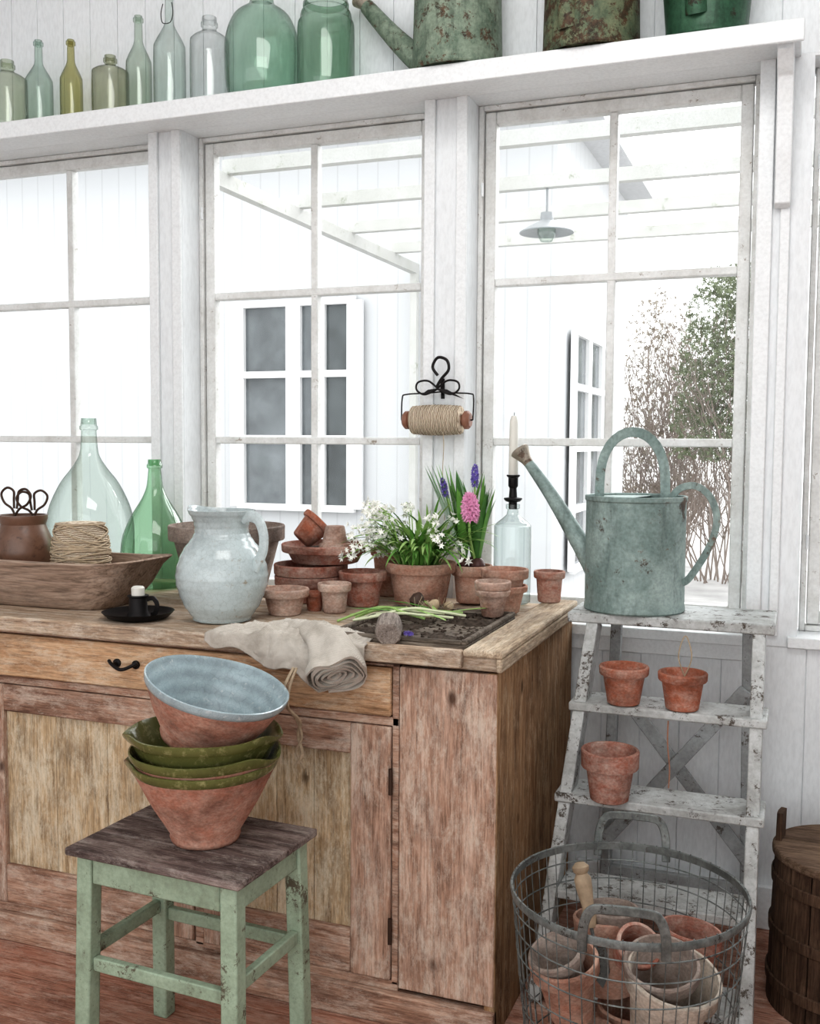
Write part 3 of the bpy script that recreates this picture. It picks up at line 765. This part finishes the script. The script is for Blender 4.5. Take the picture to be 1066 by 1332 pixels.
g = G(); g.tube(smooth([(.085,-.108,-.04),(.072,-.125,-.08),(.068,-.122,-.12),(.080,-.07,-.17),(.066,-.05,-.21),(.076,-.05,-.25),(.066,-.05,-.275)],6), .0040, 6); g.make('tie_string', TW2, cl)
g = G(); g.tube(smooth([(.092,-.108,-.04),(.084,-.125,-.08),(.078,-.122,-.125),(.070,-.07,-.165),(.078,-.055,-.21),(.062,-.05,-.25),(.084,-.05,-.285)],6), .0030, 6)
g.tube(smooth([(.072,-.05,-.25),(.088,-.052,-.27),(.090,-.05,-.30)],5), .0015, 5)
g.tube(smooth([(.072,-.05,-.26),(.060,-.052,-.28),(.064,-.05,-.31)],5), .0015, 5)
g.make('tie_string', TW2, cl)

# ------------------------------------------------------------------ twine dispenser
tdp = thing('twine_holder', W(-1.012,2.945,1.49), "wire wall holder with a wooden spool of jute twine", "twine holder")
g = G()
g.tube(smooth([(-.112,-.055,-.085),(-.112,-.05,-.02),(-.10,-.045,-.008),(-.04,-.03,-.004),(0,-.012,.0),(.04,-.03,-.004),(.10,-.045,-.008),(.112,-.05,-.02),(.112,-.055,-.085)],5), .0022, 6)
g.tube([(-.112,-.055,-.085),(-.096,-.055,-.085)], .0025, 6); g.tube([(.112,-.055,-.085),(.096,-.055,-.085)], .0025, 6)
g.tube(smooth([(0,0,-.01),(0,-.012,.0),(0,-.016,.03),(0,-.003,.045)],5), .003, 6)
g.tube([(0,-.001,.04),(0,-.001,-.02)], .006, 6)
g.make('wire_frame', IRON, tdp)
RX = Matrix.Translation((0,-.055,-.085)) @ Matrix.Rotation(rad(90), 4, 'Y')
G().lathe([(0,-.105),(.02,-.105),(.027,-.098),(.027,-.088),(.018,-.082),(.012,-.074),(.012,.074),(.018,.082),(.027,.088),(.027,.098),(.02,.105),(0,.105)], 28, RX).make('spool', plain('red_brown_wood', srgb(140,98,80), .5), tdp)
pr = [(.012,-.078)]+[(.040+.004*math.sin(math.pi*(i/48))+.0022*abs(math.sin(i*math.pi/3)), -.076+.152*i/48) for i in range(49)]+[(.012,.078)]
gg = G().lathe(pr, 36); tw = gg.make('twine_roll', TWINE, tdp, ang=80, loc=(0,-.055,-.085), rot=(0,rad(90),0))
g = G(); g.tube(smooth([(.03,-.09,-.10),(.034,-.088,-.16),(.03,-.085,-.25),(.036,-.08,-.34),(.03,-.07,-.42)],6), .0012, 5); g.make('loose_twine', TW2, tdp)
sc = thing('hanging_scissors', W(-1.012,2.895,1.517), "black iron snips hanging from the twine holder hook", "scissors")
g = G()
g.tube(smooth([(0,0,.02),(-.016,0,.045),(.0,0,.072),(.028,0,.064),(.034,0,.036),(.012,0,.01),(-.004,0,-.016)],6), .0045, 8)
g.make('bow', IRON, sc)
for sd in (-1, 1):
    g = G()
    g.tube(smooth([(sd*.0,0,-.018),(sd*.03,0,.004),(sd*.062,0,.0),(sd*.066,0,-.022),(sd*.04,0,-.036),(0,0,-.02)],6), .003, 8)
    g.prism([(0,-.018),(sd*.02,-.03),(sd*.082,-.05),(sd*.03,-.022)] if sd > 0 else [(0,-.018),(sd*.03,-.022),(sd*.05,-.036),(sd*.02,-.03)], -.0015, .0015)
    g.make('blade', IRON, sc)

# ------------------------------------------------------------------ ladder
ld = thing('stepladder', (0,0,0), "old wooden stepladder with chipped grey-white paint", "ladder")
ZT = .90
def stL(z): t = (ZT-z)/ZT; return Vector((lerp(-.487,-.560,t), lerp(2.66,2.36,t)+CY, z))
def stR(z): t = (ZT-z)/ZT; return Vector((lerp(-.082,-.078,t), lerp(2.66,2.36,t)+CY, z))
g = G(); g.bb(-.552, -.045, 2.61+CY, 2.845+CY, .878, .904); g.make('top_board', LADP, ld, bevel=.004)
for f in (stL, stR):
    g = G(); g.beam(f(0), f(.876), .03, .075, up=(0,1,0)); g.make('stile', LADP, ld, bevel=.003)
for z in (.687, .473, .26, .06):
    a = stL(z); b = stR(z); g = G(); ov = .026 if z > .4 else -.015
    g.bb(a.x-ov+.0, b.x+ov, a.y-.052, a.y+.085, z-.022, z); g.make('step', LADP, ld, bevel=.004)
def bk(x, z): t = (ZT-z)/ZT; return Vector((x, lerp(2.80,2.885,t)+CY, z))
for x0, x1 in ((-.455,-.49),(-.115,-.105)):
    g = G(); g.beam(bk(x1,0), bk(x0,.876), .028, .035, up=(0,1,0)); g.make('rear_leg', LADG, ld, bevel=.003)
def brace(p0, p1, off):
    p0 = p0+Vector((0,off,0)); p1 = p1+Vector((0,off,0)); g = G(); g.beam(p0, p1, .036, .012, up=(0,1,0)); g.make('cross_brace', LADG, ld, bevel=.002)
brace(bk(-.47,.70), bk(-.10,.22), -.024); brace(bk(-.49,.22), bk(-.115,.70), -.038)
g = G(); g.beam(bk(-.48,.12), bk(-.105,.12), .02, .05); g.make('rear_rail', LADG, ld, bevel=.002)
g = G(); g.tube(smooth([(-.285,-.40,.66),(-.287,-.385,.6),(-.283,-.365,.53),(-.286,-.35,.476)],5), .0018, 5)
g.make('cord', plain('orange_cord', srgb(178,128,104), .8), label="thin orange cord hanging between ladder steps", cat="string")

# ------------------------------------------------------------------ watering cans
def wcan(name, loc, rot, r, h, mat, label, spout=None, hoop=.165, back=True, rose=True, rt=None, group=None, sr=(.030,.013)):
    e = thing(name, loc, label, "watering can", group, rot=rot)
    rt = rt or r
    G().lathe([(0,.004),(r-.004,.004),(r-.001,0),(r+.002,.004),(r+.001,.014),(r,.018),(rt+.0,h-.016),(rt+.003,h-.012),(rt+.003,h-.002),(rt,h),(rt-.003,h-.002),(rt-.003,h-.014),(r-.003,.01),(0,.01)], 56).make('body', mat, e)
    g = G(); n = 24; vs = [(0,0,h-.006)]
    for i in range(n+1):
        a = math.pi/2+math.pi*i/n; vs.append((rt*.985*math.cos(a), rt*.985*math.sin(a), h-.006))
    g.add(vs, [(0, i+1, i+2) for i in range(n)]); g.make('splash_guard', mat, e)
    if spout:
        g = G(); g.tube([Vector(p) for p in smooth(spout, 4)], [lerp(sr[0],sr[1], i/(4*(len(spout)-1))) for i in range(4*(len(spout)-1)+1)], 16); g.make('spout', mat, e)
        if rose:
            a = Vector(spout[-2]); b = Vector(spout[-1]); q = (b-a).to_track_quat('Z', 'Y').to_matrix().to_4x4()
            G().lathe([(0,-.01),(.014,-.01),(.016,.005),(.026,.03),(.028,.036),(.026,.039),(0,.044)], 24, Matrix.Translation(b) @ q).make('rose', rusty('rose_metal_'+name, srgb(150,142,130), srgb(110,88,74), .54), e)
    if hoop:
        g = G(); cx = -.012; hr = rt*.70; pts = [(cx-hr,0,h-.012)]
        for i in range(0, 17):
            a = math.pi*i/16; pts.append((cx-hr*math.cos(a)*(1), 0, h+.02+(hoop-.02)*math.sin(a)**.8))
        pts.append((cx+hr,0,h-.012)); g.band(pts, .026, .003, up=(0,1,0)); 
        g.make('top_handle', mat, e, bevel=.001)
    if back:
        g = G(); g.band(smooth([(rt-.035,0,h-.004),(rt-.01,0,h+.022),(rt+.03,0,h+.028),(rt+.068,0,h-.002),(rt+.084,0,h-.06),(rt+.064,0,h-.13),(rt+.02,0,h*.32),(r-.001,0,h*.26)],5), .018, .003, up=(0,1,0))
        g.make('back_handle', mat, e, bevel=.001)
    return e
wcan('watering_can', W(-.40,2.725,.9045), (0,0,rad(-12)), .1285, .30, CAN, "weathered grey-blue zinc watering can with rust on the stepladder",
     spout=[(-.112,0,.10),(-.168,0,.185),(-.245,0,.295),(-.318,0,.385)])
wcan('shelf_watering_can', W(-.943,2.845,2.3745), (0,0,rad(-8)), .128, .27, CANG, "rusty green enamel watering can on the high shelf", rt=.122,
     spout=[(-.10,0,.05),(-.15,0,.09),(-.22,0,.16),(-.30,0,.25)], group="old watering cans", back=False, sr=(.040,.022))
wcan('shelf_watering_can', W(-.563,2.845,2.3745), (0,0,rad(70)), .130, .25, CANB, "rusty brown and green watering can on the high shelf", rt=.125,
     spout=[(-.11,0,.05),(-.13,0,.12),(-.15,0,.19),(-.165,0,.26)], group="old watering cans", back=False)
wcan('shelf_watering_can', W(-.262,2.845,2.3745), (0,0,rad(80)), .102, .22, CAND, "dark green enamel pail-shaped watering can at the shelf end", rt=.118,
     spout=[(-.09,0,.05),(-.12,0,.12),(-.15,0,.19),(-.16,0,.24)], group="old watering cans", back=False)

# ------------------------------------------------------------------ shelf bottles
ZS = 2.3745
def xat(px, Y, py=80):
    u = (px-533)/1338*.975; d = Y/(.935+.354*u); return d*(.935*u-.354), d/1338
def sb(px, hw, h, neck, kind, tint, label, Y=2.84, dens=1.0, nm='bottle'):
    X, k = xat(px, Y); r = hw*k
    if kind == 'tall': pr = rnd_prof([(r*.92,.003),(r,.015),(r,h*.48),(r*.9,h*.57),(neck*1.2,h*.72),(neck,h*.82)])+[(neck*.95,h*.93)]+lip(neck*.95,h*.935)+[(neck*.95,h)]
    if kind == 'jar': pr = rnd_prof([(r*.9,.003),(r,.02),(r,h*.66),(r*.92,h*.76),(neck*1.15,h*.84),(neck,h*.88)])+lip(neck,h*.89)+[(neck,h)]
    if kind == 'dem': pr = rnd_prof([(r*.8,.003),(r*.95,.03),(r,h*.35),(r*.96,h*.55),(r*.75,h*.72),(neck*1.2,h*.82),(neck,h*.88)])+[(neck*.95,h*.95)]+lip(neck*.95,h*.955)+[(neck*.95,h)]
    mt = glass('glass_%s_%d' % (kind, px), tint, dens, .5, .3)
    return bottle(nm, W(X, Y, ZS), pr, mt, label, "old glass bottles on the shelf", 36, cat='bottle')
sb(6, 24, .235, .022, 'jar', (.80,.83,.75), "olive tinted glass bottle with a wide body")
sb(47, 17, .285, .013, 'tall', (.78,.85,.81), "slim blue-green glass bottle")
sb(89, 14, .27, .012, 'tall', (.74,.72,.50), "slim amber-olive glass bottle")
sb(140, 23, .20, .018, 'jar', (.74,.75,.66), "squat olive glass jar bottle")
sb(177, 16, .31, .013, 'tall', (.79,.84,.79), "slim pale green glass bottle")
b6 = sb(217, 20, .37, .013, 'tall', (.86,.90,.88), "aqua glass bottle with swing stopper wire")
g = G(); g.tube(smooth([(-.016,-.01,.33),(-.022,-.012,.30),(-.014,-.014,.27),(.014,-.014,.27),(.022,-.012,.30),(.016,-.01,.33)],5), .0015, 5); g.make('stopper_wire', IRON, b6)
sb(269, 24.5, .27, .022, 'jar', (.91,.92,.92), "clear grey glass bottle")
sb(337, 47, .335, .035, 'dem', (.72,.83,.76), "large green glass carboy with wide shoulders", Y=2.83)
sb(420, 36, .272, .064, 'jar', (.64,.75,.67), "deep green glass storage jar")

# ------------------------------------------------------------------ stool + bowls
so = thing('stool', W(-1.178,1.831,0), "small wooden stool with dark seat and chipped pale green legs", "stool", rot=(0,0,rad(-3.0)))
g = G(); 
for i in range(3): g.bb(-.212, .212, -.156+i*.104, -.156+(i+1)*.104-.001, .483, .50)
g.make('seat', SEATW, so, bevel=.004)
for sx in (-1, 1):
    for sy in (-1, 1):
        g = G(); g.beam((sx*.184, sy*.132, .0), (sx*.176, sy*.121, .482), .038, .036, up=(0,1,0)); g.make('leg', GREENP, so, bevel=.004)
for sy in (-1, 1):
    g = G(); g.bb(-.156,.156,sy*.127-.010,sy*.127+.010,.425,.482); g.make('apron', GREENP, so, bevel=.003)
    g = G(); g.bb(-.160,.160,sy*.126-.009,sy*.126+.009,.237,.266); g.make('stretcher', GREENP, so, bevel=.003)
for sx in (-1, 1):
    g = G(); g.bb(sx*.181-.009,sx*.181+.009,-.102,.102,.425,.482); g.make('apron', GREENP, so, bevel=.003)
    g = G(); g.bb(sx*.181-.009,sx*.181+.009,-.107,.107,.257,.286); g.make('stretcher', GREENP, so, bevel=.003)

def bowlprof(rb, rt, h, t=.006):
    return [(0,.002),(rb*.85,0),(rb,.002),(rb+.004,.012),(rb+.002,.018),(rb+(rt-rb)*.5,h*.48),(rt-.006,h-.020),(rt-.003,h-.017),(rt+.001,h-.008),(rt+.001,h),(rt-.002,h+.001),(rt-t-.002,h-.008),(rb+(rt-rb)*.5-t,h*.48+.004),(rb-t*.5,.014),(0,.012)]
def lipfn(h, aa, amt=.018, sd=0):
    def f(p, a):
        if p.z > h*.8:
            k = (p.z-h*.8)/(h*.2); dz = 0; q = 1
            for c in aa:
                d_ = math.cos(a-c); w_ = max(0, d_)**24
                q += .10*w_*k; dz -= amt*.5*w_*k
                for s_ in (-1, 1): dz += .004*max(0, math.cos(a-c-s_*.36))**36*k
            dz += (.0015*math.sin(2*a+sd)+.0006*math.sin(5*a+sd*2))*k
            return Vector((p.x*q, p.y*q, p.z+dz))
        return p
    return f
def splitbowl(name, loc, rb, rt, h, label, lips, low, topm, rot=None, inm=None, cut=6, sd=0):
    e = thing(name, loc, label, "bowl", "stacked earthenware bowls")
    if rot is not None: e.rotation_mode = 'QUATERNION'; e.rotation_quaternion = rot
    pf = bowlprof(rb, rt, h)
    G().lathe(pf[:cut+1], 72, fn=lipfn(h, lips, sd=sd)).make('outer_clay', low, e, ang=60)
    G().lathe(pf[cut:10], 72, fn=lipfn(h, lips, sd=sd)).make('rim', topm, e, ang=60)
    G().lathe(pf[9:], 72, fn=lipfn(h, lips, sd=sd)).make('inner_glaze', inm or topm, e, ang=60)
    return e
T_BOWL = terra('terracotta_bowl', srgb(182,126,106), srgb(206,182,166), .5)
bx, by = -1.153, 1.835
splitbowl('clay_bowl', W(bx,by,.5005), .070, .153, .175, "large pink terracotta bowl with green rim on the stool", (rad(200), ), T_BOWL, G_GREEN, sd=1)
splitbowl('clay_bowl', W(bx,by,.5005+.024), .070, .155, .175, "green glazed earthenware bowl with pouring lip nested in the stack", (rad(0),), T_BOWL, G_GREEN, sd=2.2)
splitbowl('clay_bowl', W(bx-.002,by,.5005+.062), .070, .152, .175, "green glazed earthenware bowl near the top of the stack", (rad(205),rad(15)), G_GREEN, G_GREEN, sd=4)
fwd = Vector((-.354,.935,0)); rgt = Vector((.935,.354,0))
q = Matrix.Rotation(rad(14), 4, fwd) @ Matrix.Rotation(rad(6), 4, rgt)
nrm = (q @ Vector((0,0,1)))
rimc = W(-1.124,1.840,.836)
hB = .132
bl_ = rimc - nrm*hB
splitbowl('blue_bowl', bl_, .092, .151, hB, "terracotta bowl glazed pale blue inside, tilted on the stack", (), T_BOWL, G_BLUE, rot=q.to_quaternion())

# ------------------------------------------------------------------ basket
bc = W(-.297,2.03,0)
bk_ = thing('wire_basket', bc, "round galvanized wire basket full of old pots", "basket")
RT, RB, HB = .232, .178, .452
g = G()
nW = 56
for i in range(nW):
    a = 2*math.pi*i/nW
    pth = [((lerp(RB, RT, (t/8)**.7))*math.cos(a), (lerp(RB, RT, (t/8)**.7))*math.sin(a), HB*t/8+.004) for t in range(9)]
    g.tube(pth, .0012, 5)
for z in (.05,.105,.16,.215,.27,.325,.375,.415): 
    g.ring(lerp(RB, RT, (z/HB)**.7), z, .0015, 72)
g.make('wire_mesh', ZINC, bk_)
g = G(); g.ring(RB, .006, .005, 64)
for i in range(9):
    x = -.15+.0375*i; y = math.sqrt(max(0, RB**2-x*x)); g.tube([(x,-y,.008),(x,y,.008)], .002, 5); g.tube([(-y,x,.010),(y,x,.010)], .002, 5)
g.make('base', ZINC, bk_)
g = G()
n = 80; sec = [(RT-.002,HB-.014),(RT+.002,HB-.014),(RT+.004,HB-.003),(RT+.002,HB+.002),(RT-.002,HB+.001)]
vs = []; fs = []
for i in range(n):
    a = 2*math.pi*i/n
    for r, z in sec: vs.append((r*math.cos(a), r*math.sin(a), z))
m5 = len(sec)
for i in range(n):
    for j in range(m5): fs.append((i*m5+j, i*m5+(j+1)%m5, ((i+1)%n)*m5+(j+1)%m5, ((i+1)%n)*m5+j))
g.add(vs, fs); g.make('rim', ZINC, bk_, ang=50)
bd = Vector((-.12,.993,0)).normalized(); bs = Vector((bd.y,-bd.x,0))
for sgn in (1, -1):
    c = bd*sgn; s_ = bs
    def P(a, b, z): v = c*b+s_*a; return (v.x, v.y, z)
    g = G()
    pts = [P(-.074,RT-.008,HB-.03),P(-.072,RT+.002,HB+.02),P(-.060,RT+.006,HB+.052),P(-.035,RT+.008,HB+.060),P(.035,RT+.008,HB+.060),P(.060,RT+.006,HB+.052),P(.072,RT+.002,HB+.02),P(.074,RT-.008,HB-.03)]
    g.sweep(smooth(pts,5), [(-.009,-.003),(.009,-.003),(.009,.003),(-.009,.003)], up=tuple(c))
    g.make('handle', ZINC, bk_, bevel=.002)
BG = "old pots heaped in the wire basket"
def bp(dx, dy, z, rb, rt, h, mat, label, rot=None): return pot(bc+Vector((dx,dy,z)), rb, rt, h, mat, label, rot=rot, group=BG)
bp(-.078,-.05,.014,.05,.070,.15,T_PINK,"terracotta pot low in the wire basket")
bp(.076,-.05,.014,.05,.070,.15,T_PALE,"pale terracotta pot low in the wire basket")
bp(0,.088,.014,.05,.070,.15,T_PINK,"terracotta pot low in the wire basket")
bp(-.100,-.045,.190,.042,.068,.135,T_PINK,"tilted terracotta pot in the wire basket",(rad(12),rad(-6),0))
bp(-.102,-.046,.240,.036,.055,.105,T_GREY,"grey clay pot nested in a terracotta pot in the basket",(rad(18),rad(-16),0))
bp(.075,-.055,.185,.058,.088,.16,T_WHITE,"large white-crusted clay pot in the wire basket",(rad(12),rad(10),0))
bp(.075,-.055,.245,.046,.070,.12,T_GREY,"grey clay pot nested in a larger one in the basket",(rad(18),rad(2),0))
bp(-.045,.092,.18,.048,.068,.16,T_PINK,"terracotta pot at the back of the wire basket",(rad(-6),rad(-6),0))
bp(-.045,.095,.25,.038,.056,.11,T_GREY,"grey clay pot nested at the back of the basket",(rad(-4),rad(-2),0))
bp(.098,.100,.18,.046,.062,.16,T_RED,"red terracotta pot at the back of the wire basket",(rad(-4),rad(6),0))
bp(-.002,.012,.30,.030,.044,.075,T_RED,"small clay pot wedged between others in the basket",(rad(34),rad(30),0))
trw = thing('garden_trowel', bc+Vector((-.065,.035,.278)), "garden trowel with turned pale wooden handle in the basket", "trowel", rot=(rad(-8),rad(-14),0))
G().lathe([(0,.06),(.010,.062),(.014,.08),(.012,.10),(.017,.14),(.018,.16),(.012,.170),(.017,.176),(.018,.184),(.010,.192),(0,.194)], 24).make('handle', LIGHTW, trw)
g = G(); g.tube([(0,0,.07),(0,0,.02)], .005, 8); g.prism([(-.022,.02),(.022,.02),(.02,-.03),(0,-.06),(-.02,-.03)], -.002, .002); g.make('blade', ZINC, trw)

# ------------------------------------------------------------------ barrel
ba = thing('wooden_barrel', W(.135,2.60,0), "dark old staved wooden bucket with hinged lid and hoops", "barrel")
R_ = .172; H_ = .36; NS = 18
g = G()
for i in range(NS):
    a0 = 2*math.pi*i/NS+.012; a1 = 2*math.pi*(i+1)/NS-.012
    top = H_+ (.085 if i in (8, 17) else 0)
    vs = []
    for z, k in ((0,1.03),(H_*.5,1.0),(H_,.96),(top+.0005,.95)):
        for r in (R_*k, R_*k-.014):
            for a in (a0, (a0+a1)/2, a1): vs.append((r*math.cos(a), r*math.sin(a), z))
    fs = []
    for l in range(3):
        o = l*6; p = o+6
        fs += [(o,o+1,p+1,p),(o+1,o+2,p+2,p+1),(o+4,o+3,p+3,p+4),(o+5,o+4,p+4,p+5),(o+3,o,p,p+3),(o+2,o+5,p+5,p+2)]
    fs += [(18,19,22,21),(19,20,23,22),(0,3,4,1),(1,4,5,2)]
    g.add(vs, fs)
g.make('staves', BARREL, ba, bevel=.001)
g = G(); g.lathe([(0,H_-.004),(R_*.98,H_-.004),(R_*1.0,H_),(R_*1.0,H_+.014),(R_*.98,H_+.018),(0,H_+.018)], 48); g.make('lid', BARRELH, ba, bevel=.002)
for z in (.05, .17, .29):
    k = 1.03-.07*z/H_+.005
    G().lathe([(R_*k,z),(R_*k+.004,z+.003),(R_*k+.004,z+.026),(R_*k,z+.029)], 48).make('hoop', BARREL, ba)

# ------------------------------------------------------------------ outside
def house_mat():
    m = M('house_boards'); tc = m.n('ShaderNodeTexCoord'); sp = m.n('ShaderNodeSeparateXYZ'); m.l(tc.outputs['Object'], sp.inputs[0])
    ad = m.n('ShaderNodeMath', operation='ADD'); m.l(sp.outputs[0], ad.inputs[0]); m.l(sp.outputs[1], ad.inputs[1])
    dv = m.n('ShaderNodeMath', operation='DIVIDE'); dv.inputs[1].default_value = .16; m.l(ad.outputs[0], dv.inputs[0])
    fr = m.n('ShaderNodeMath', operation='FRACT'); m.l(dv.outputs[0], fr.inputs[0])
    c = m.mix(1, (.60,.61,.62,1), m.ramp(fr.outputs[0], [(0, .82), (.09, 1)]), 'MULTIPLY')
    return m.fin(c, .9)
EXW = house_mat()
EXF = plain('house_frame_white', (.82,.82,.82,1), .8, 0, .03)
GREYP = plain('house_window_pane', srgb(128,134,137), .12, 0, .85, 1.6)  # coarse noise paints uneven reflections into the pane colour
GREYD = plain('house_window_dark_pane', srgb(98,104,106), .12, 0, .85, 2.4)
g = G(); g.bb(-30, 20, .2, 40, -.25, -.15); g.make('ground', plain('snowy_ground', (.50,.49,.48,1), .9, 0, .6, 1.5), kind='structure')
hs = thing('neighbour_house', W(-5,7,-.15), "white boarded house wing with windows across the courtyard", "house")
def ex(x0,x1,Y0,Y1,z0,z1): g.bb(x0+5,x1+5,Y0-7,Y1-7,z0+.15,z1+.15)
g = G(); ex(-9,-1.6,7.0,7.2,-.15,3.6); ex(-1.8,-1.6,7.2,10,-.15,3.6)
g.make('house_wall', EXW, hs)
g = G(); ex(-9.2,-1.35,6.5,7.6,3.6,3.75); ex(-2.4,-1.35,7.6,10.2,3.6,3.75); g.make('roof_edge', plain('roof_grey', srgb(205,206,208), .8), hs)
def hwin(cols, Y, rows, side=False):
    global g
    R2 = rows
    for x0, x1, mt in cols:
        g = G()
        if not side: ex(x0,x1,Y-.03,Y-.01,R2[0],R2[-1])
        else: g.bb(3.41,3.43,x0-7,x1-7,R2[0]+.15,R2[-1]+.15)
        g.make('house_window_pane', mt, hs)
    g = G(); f = .05; L = [cols[0][0]-.05]+[ (cols[i][1]+cols[i+1][0])/2 for i in range(len(cols)-1)]+[cols[-1][1]+.05]
    for i, x in enumerate(L):
        ff = .12 if i in (0, len(L)-1) else max(.06, cols[i][0]-cols[i-1][1]+.02)
        if side: g.bb(3.43,3.46,x-ff/2-7,x+ff/2-7,R2[0]+.15,R2[-1]+.15)
        else: ex(x-ff/2,x+ff/2,Y-.07,Y-.03,R2[0],R2[-1])
    for z in R2:
        if side: g.bb(3.43,3.465,L[0]-7,L[-1]-7,z-f/2+.15,z+f/2+.15)
        else: ex(L[0],L[-1],Y-.075,Y-.03,z-f/2,z+f/2)
    g.make('house_window_frame', EXF, hs)
hwin([(-4.00,-3.62,GREYP),(-3.52,-3.40,GREYP),(-3.32,-3.12,GREYD)], 7, (.84,1.36,1.84,2.37))
hwin([(7.50,7.95,GREYP),(8.05,8.5,GREYP),(8.6,9.1,GREYP)], 0, (.4,.85,1.3,1.75,2.15), True)
MOSS = paint('weathered_beam', srgb(200,200,197), srgb(160,163,150), .42, 8, .8, .5, srgb(180,181,174))
for Y in (4.35, 5.1, 5.8, 6.5):
    g = G(); g.bb(-2.6, 1.2, Y+CY-.025, Y+CY+.025, 2.60, 2.665); g.make('pergola_beam', MOSS, label="pale mossy timber pergola beam outside", cat="beam", group="pergola beams")
for x in (-2.6, 1.1):
    g = G(); g.bb(x-.025, x+.025, .9, 4.0, 2.53, 2.60); g.bb(x-.025,x+.025,3.95,4.0,-.15,2.53)
    g.make('pergola_frame', MOSS if x < 0 else EXF, label="white painted pergola side frame with post outside", cat="pergola frame", group="pergola frames")
lm = thing('outdoor_lamp', W(-1.215,5.1,2.38), "enamel outdoor lamp hanging from the pergola", "lamp")
LG = plain('lamp_enamel', srgb(150,153,155), .4, 0, .1)
G().lathe([(0,.10),(.03,.10),(.035,.06),(.055,.05),(.11,.02),(.135,.005),(.135,0),(.1,.012),(.05,.03),(0,.04)], 36).make('lamp_shade', LG, lm)
G().lathe([(0,-.045),(.03,-.04),(.045,-.01),(.045,.02),(0,.02)], 24).make('lamp_globe', DJ, lm)
g = G(); g.tube([(0,0,.1),(0,0,.219)], .006, 8); g.make('lamp_rod', LG, lm)
TWIG = plain('twig_brown', srgb(146,134,126), .9); HED = plain('hedge_leaf', srgb(124,134,104), .8, 0, .5, 4); HEDB = plain('dry_leaf', srgb(150,140,126), .8, 0, .4, 4)
def shrub(loc, R, H, n, green, label, seed, leafm, lo=.4):
    random.seed(seed)
    e = thing('garden_shrub', loc, label, "shrub", "garden shrubs")
    g = G()
    def inside(p): return (p.x**2+p.y**2)/(R*R)+((p.z-H*.55)/(H*.5))**2 < 1 or p.z < H*.3
    def walk(p, d, L, r, depth):
        pts = [p]
        for i in range(5):
            d = (d+Vector((random.uniform(-.35,.35), random.uniform(-.35,.35), random.uniform(-.05,.2)))).normalized()
            q = p+d*L/5
            if not inside(q) : break
            p = q; pts.append(p)
        if len(pts) > 2: g.tube(pts, [r*(1-.12*i) for i in range(len(pts))], 4)
        if depth and len(pts) > 2:
            for k in range(6): walk(pts[random.randint(1,len(pts)-1)], (d+Vector((random.uniform(-.9,.9), random.uniform(-.9,.9), random.uniform(-.1,.7)))).normalized(), L*.5, r*.6, depth-1)
    for i in range(n):
        a = random.uniform(0, 6.28); r = R*.5*random.random()**.5
        walk(Vector((r*math.cos(a), r*math.sin(a), 0)), Vector((math.cos(a)*.22, math.sin(a)*.22, 1)).normalized(), H*random.uniform(.5,.95), .009, 2)
    g.make('branches', TWIG, e)
    g = G()
    for i in range(green):
        a = random.uniform(0, 6.28); r = R*random.random()**.6; z = H*random.uniform(lo,1.03)
        p = Vector((r*math.cos(a), r*math.sin(a), z))
        if not inside(p): continue
        if noise.noise(Vector((p.x*4, p.y*4, z*4+seed))) < -.08: continue
        floret(g, p, [random.uniform(-1,1) for _ in range(3)], .042, 4)
    g.make('foliage', leafm, e, ang=10)
shrub(W(-1.62,12.9,-.15), .66, 3.25, 48, 2600, "bare brown winter shrub in the snowy garden", 3, HEDB, .25)
shrub(W(-.74,11.5,-.15), .60, 3.3, 40, 7500, "evergreen shrub with olive leaves in the snowy garden", 5, HED)
